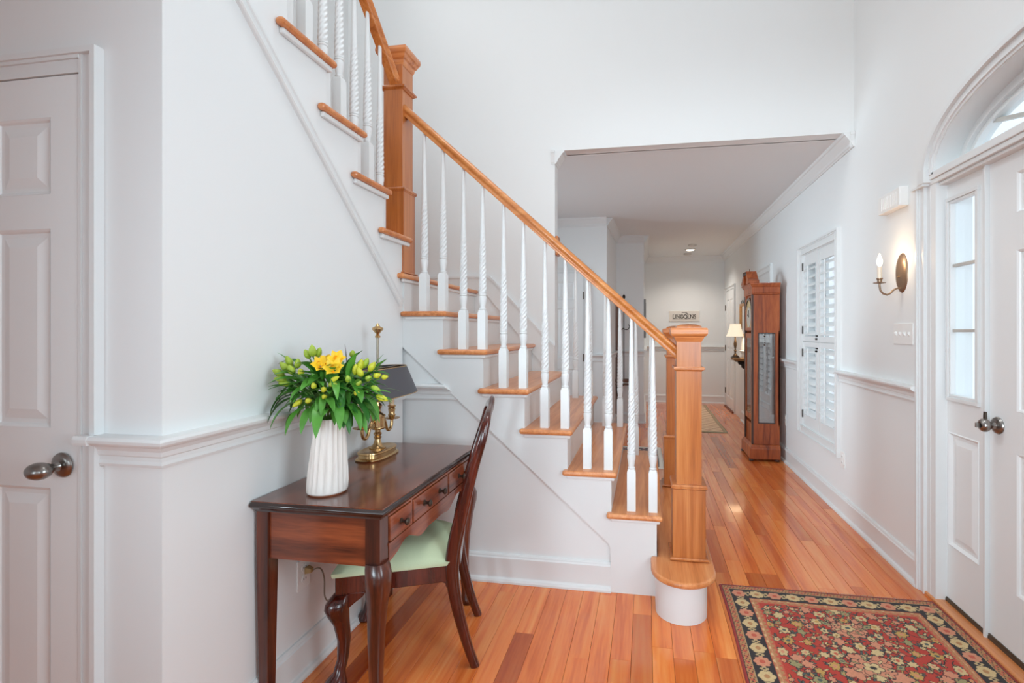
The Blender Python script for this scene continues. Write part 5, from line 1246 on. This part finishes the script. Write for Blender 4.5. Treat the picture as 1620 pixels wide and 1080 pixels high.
def persian(gx, gy, W, H):
    rg = random.Random(5); img = np.zeros(gx.shape + (3,)); img[:] = RED
    e = np.minimum(np.minimum(gx, W - gx), np.minimum(gy, H - gy))
    # field: mirrored sprays of flowers and leaves
    cells = []
    for k in range(1400):
        cells.append((rg.uniform(.17, W / 2 + .02), rg.uniform(.17, H - .17)))
    kept = []
    for (x_, y_) in cells:
        if all((x_ - a) ** 2 + (y_ - b_) ** 2 >.041 ** 2 for a, b_ in kept): kept.append((x_, y_))
    for (x_, y_) in kept:
        an = rg.uniform(0, PI); a0 = rg.uniform(0, 2 * PI)
        pts = [(x_ + .055 * t_ * math.cos(a0 + t_), y_ + .055 * t_ * math.sin(a0 + t_)) for t_ in np.linspace(0, 1, 40)]
        for mir in (0, 1):
            vine(img, gx, gy, [((W - a) if mir else a, b_) for a, b_ in pts], .0022, NAVY)
    for (x_, y_) in kept:
        kind = rg.random(); ang = rg.uniform(0, PI); ph = rg.random() * 3
        col = rg.choice([CREAM, CREAM, CREAM, ROSE, OCHRE, SAGE, ROSE]); core = rg.choice([BRICK, OCHRE, TEAL, ROSE, None])
        lv_ = [(rg.uniform(0, 2 * PI), rg.uniform(.016, .030), rg.choice([TEAL, SAGE, CREAM, OCHRE, TEAL])) for _ in range(5)]
        r0 = rg.choice([.012, .016, .021, .028])
        for mir in (0, 1):
            X_ = W - x_ if mir else x_; sg = -1 if mir else 1
            for (la, lr, lc) in lv_:
                stamp(img, gx, gy, X_ + sg * math.cos(la) * lr, y_ + math.sin(la) * lr, .010, 2, lc, NAVY, None, 0, .5, (la if not mir else PI - la), .5)
            stamp(img, gx, gy, X_, y_, r0, rg.choice([5, 6, 7]) if not mir else 6, col, NAVY, core, ph, .8, ang * sg, .35)
    # medallions on the middle axis
    for cy_, r_, c_, c2 in ((H - .30, .085, ROSE, TEAL), (H - .56, .105, ROSE, NAVY), (H - .80, .10, OCHRE, ROSE), (H - 1.08, .10, ROSE, TEAL), (H - 1.35, .08, CREAM, BRICK)):
        for q in range(4):
            ox, oy, rr2 = rg.uniform(.2, .8) * r_, rg.uniform(-.45, .45) * r_, r_ * rg.uniform(.34, .5)
            for s_ in (-1, 1): stamp(img, gx, gy, W / 2 + s_ * ox, cy_ + oy, rr2, 5, c_, NAVY, None, q, .8, s_ * q, .4)
        stamp(img, gx, gy, W / 2, cy_, r_ * .62, 6, c_, NAVY, None, 0, .8, 0, .35)
        stamp(img, gx, gy, W / 2, cy_, r_ * .36, 5, CREAM, NAVY, c2, .5, .8, 0, .35)
        for q in range(7):
            la = q * 2 * PI / 7
            stamp(img, gx, gy, W / 2 + math.cos(la) * r_ * .62, cy_ + math.sin(la) * r_ * .5, .013, 2, rg.choice([TEAL, CREAM, SAGE]), NAVY, None, 0, .5, la, .5)
        for s_ in (-1, 1):
            stamp(img, gx, gy, W / 2 + s_ * r_ * 1.0, cy_ + .02, .022, 4, SAGE, NAVY, TEAL, 0, .6, s_ * .6, .4)
    noise = np.sin(gx * 310) * np.sin(gy * 290)
    # borders from inside out
    def band(a, b_): return (e >= a) & (e < b_)
    img[band(.124, .160)] = TAN
    img[band(.124, .127)] = BRICK; img[band(.138, .141)] = ROSE; img[band(.156, .160)] = BRICK
    mk = band(.127, .138) & (np.sin(gx * 150) * np.sin(gy * 150) > .35); img[mk] = CREAM
    mk = band(.142, .155) & (np.sin(gx * 210 + 1) * np.sin(gy * 230) > .3); img[mk] = BRICK
    img[band(.044, .124)] = NAVY
    img[band(.012, .044)] = TAN
    mk = band(.016, .040) & (np.sin(gx * 170) * np.sin(gy * 180 + gx * 60) > .25); img[mk] = BRICK
    mk = band(.014, .042) & (np.sin(gx * 330 + gy * 120) * np.sin(gy * 310 - gx * 90) > .55); img[mk] = NAVY
    img[band(.0405, .044)] = CREAM * .7; img[band(.0, .012)] = c3(150, 40, 34)
    img[band(.012, .0145)] = NAVY
    # border medallions
    pos = .084
    for k in range(int((W - .16) / .083) + 1):
        x_ = .084 + k * .0855
        if x_ > W - .07: break
        for y_ in (pos, H - pos):
            stamp(img, gx, gy, x_, y_, .034, 8 if k % 2 else 6, (ROSE if k % 2 == 0 else CREAM), None, (BRICK if k % 2 == 0 else TAN), 0, .95, 0, .18)
            stamp(img, gx, gy, x_ + .0427, y_, .018, 4, CREAM * .8, None, NAVY, .8, 1.2, 0, .5)
    for k in range(int((H - .16) / .083) + 1):
        y_ = H - .084 - (k + 1) * .0855
        if y_ < .07: break
        for x_ in (pos, W - pos):
            stamp(img, gx, gy, x_, y_, .034, 8 if k % 2 else 6, (CREAM if k % 2 == 0 else ROSE), None, (TAN if k % 2 == 0 else BRICK), 0, .95, 0, .18)
            stamp(img, gx, gy, x_, y_ + .0427, .018, 4, CREAM * .8, None, NAVY, 0, .8, 0, .5)
    return np.clip(img * (1 + .05 * noise[..., None]), 0, 1)
me = paint_rug('rug', .376, 1.386, 1.05, 2.652, .0030, persian)
rugo = tag(link('area_rug', me), 'red and black oriental rug with floral border before the front door', 'rug')
fr = MB(); rf = random.Random(2)
for k in range(170):
    x_ = .380 + k * .0059
    fr.tube([(x_, 2.650, .004), (x_ + rf.uniform(-.003, .003), 2.656, .003), (x_ + rf.uniform(-.005, .005), 2.662 + rf.uniform(0, .004), .0015)], .0012, 4)
fro = obj('fringe', fr, plain('rug_fringe', (206, 176, 146), .9), rugo); fro['kind'] = 'stuff'
def beige(gx, gy, W, H):
    img = np.zeros(gx.shape + (3,)); img[:] = c3(218, 186, 154)
    e = np.minimum(np.minimum(gx, W - gx), np.minimum(gy, H - gy))
    n1 = np.sin(gx * 38) * np.sin(gy * 33) + .5 * np.sin(gx * 80 + gy * 20) * np.sin(gy * 71)
    img[n1 > .45] = c3(196, 158, 126); img[n1 < -.55] = c3(230, 204, 172)
    img[(e > .05) & (e < .06)] = c3(150, 120, 90); img[e < .05] = c3(172, 152, 116); img[e < .012] = c3(128, 120, 96)
    return img
tag(link('hall_runner', paint_rug('hall_runner', .36, 1.05, 6.57, 8.95, .010, beige, .006)), 'beige faded runner rug at the far end of the hall', 'rug')
def darkrug(gx, gy, W, H):
    img = np.zeros(gx.shape + (3,)); img[:] = c3(66, 50, 52)
    e = np.minimum(np.minimum(gx, W - gx), np.minimum(gy, H - gy))
    n1 = np.sin(gx * 60) * np.sin(gy * 55); img[n1 > .5] = c3(190, 150, 140); img[n1 < -.6] = c3(120, 60, 56)
    img[e < .045] = c3(214, 204, 190)
    return img
tag(link('accent_rug', paint_rug('accent_rug', -.62, .170, 4.77, 5.62, .008, darkrug, .008)), 'small dark patterned rug with pale border behind the staircase', 'rug')
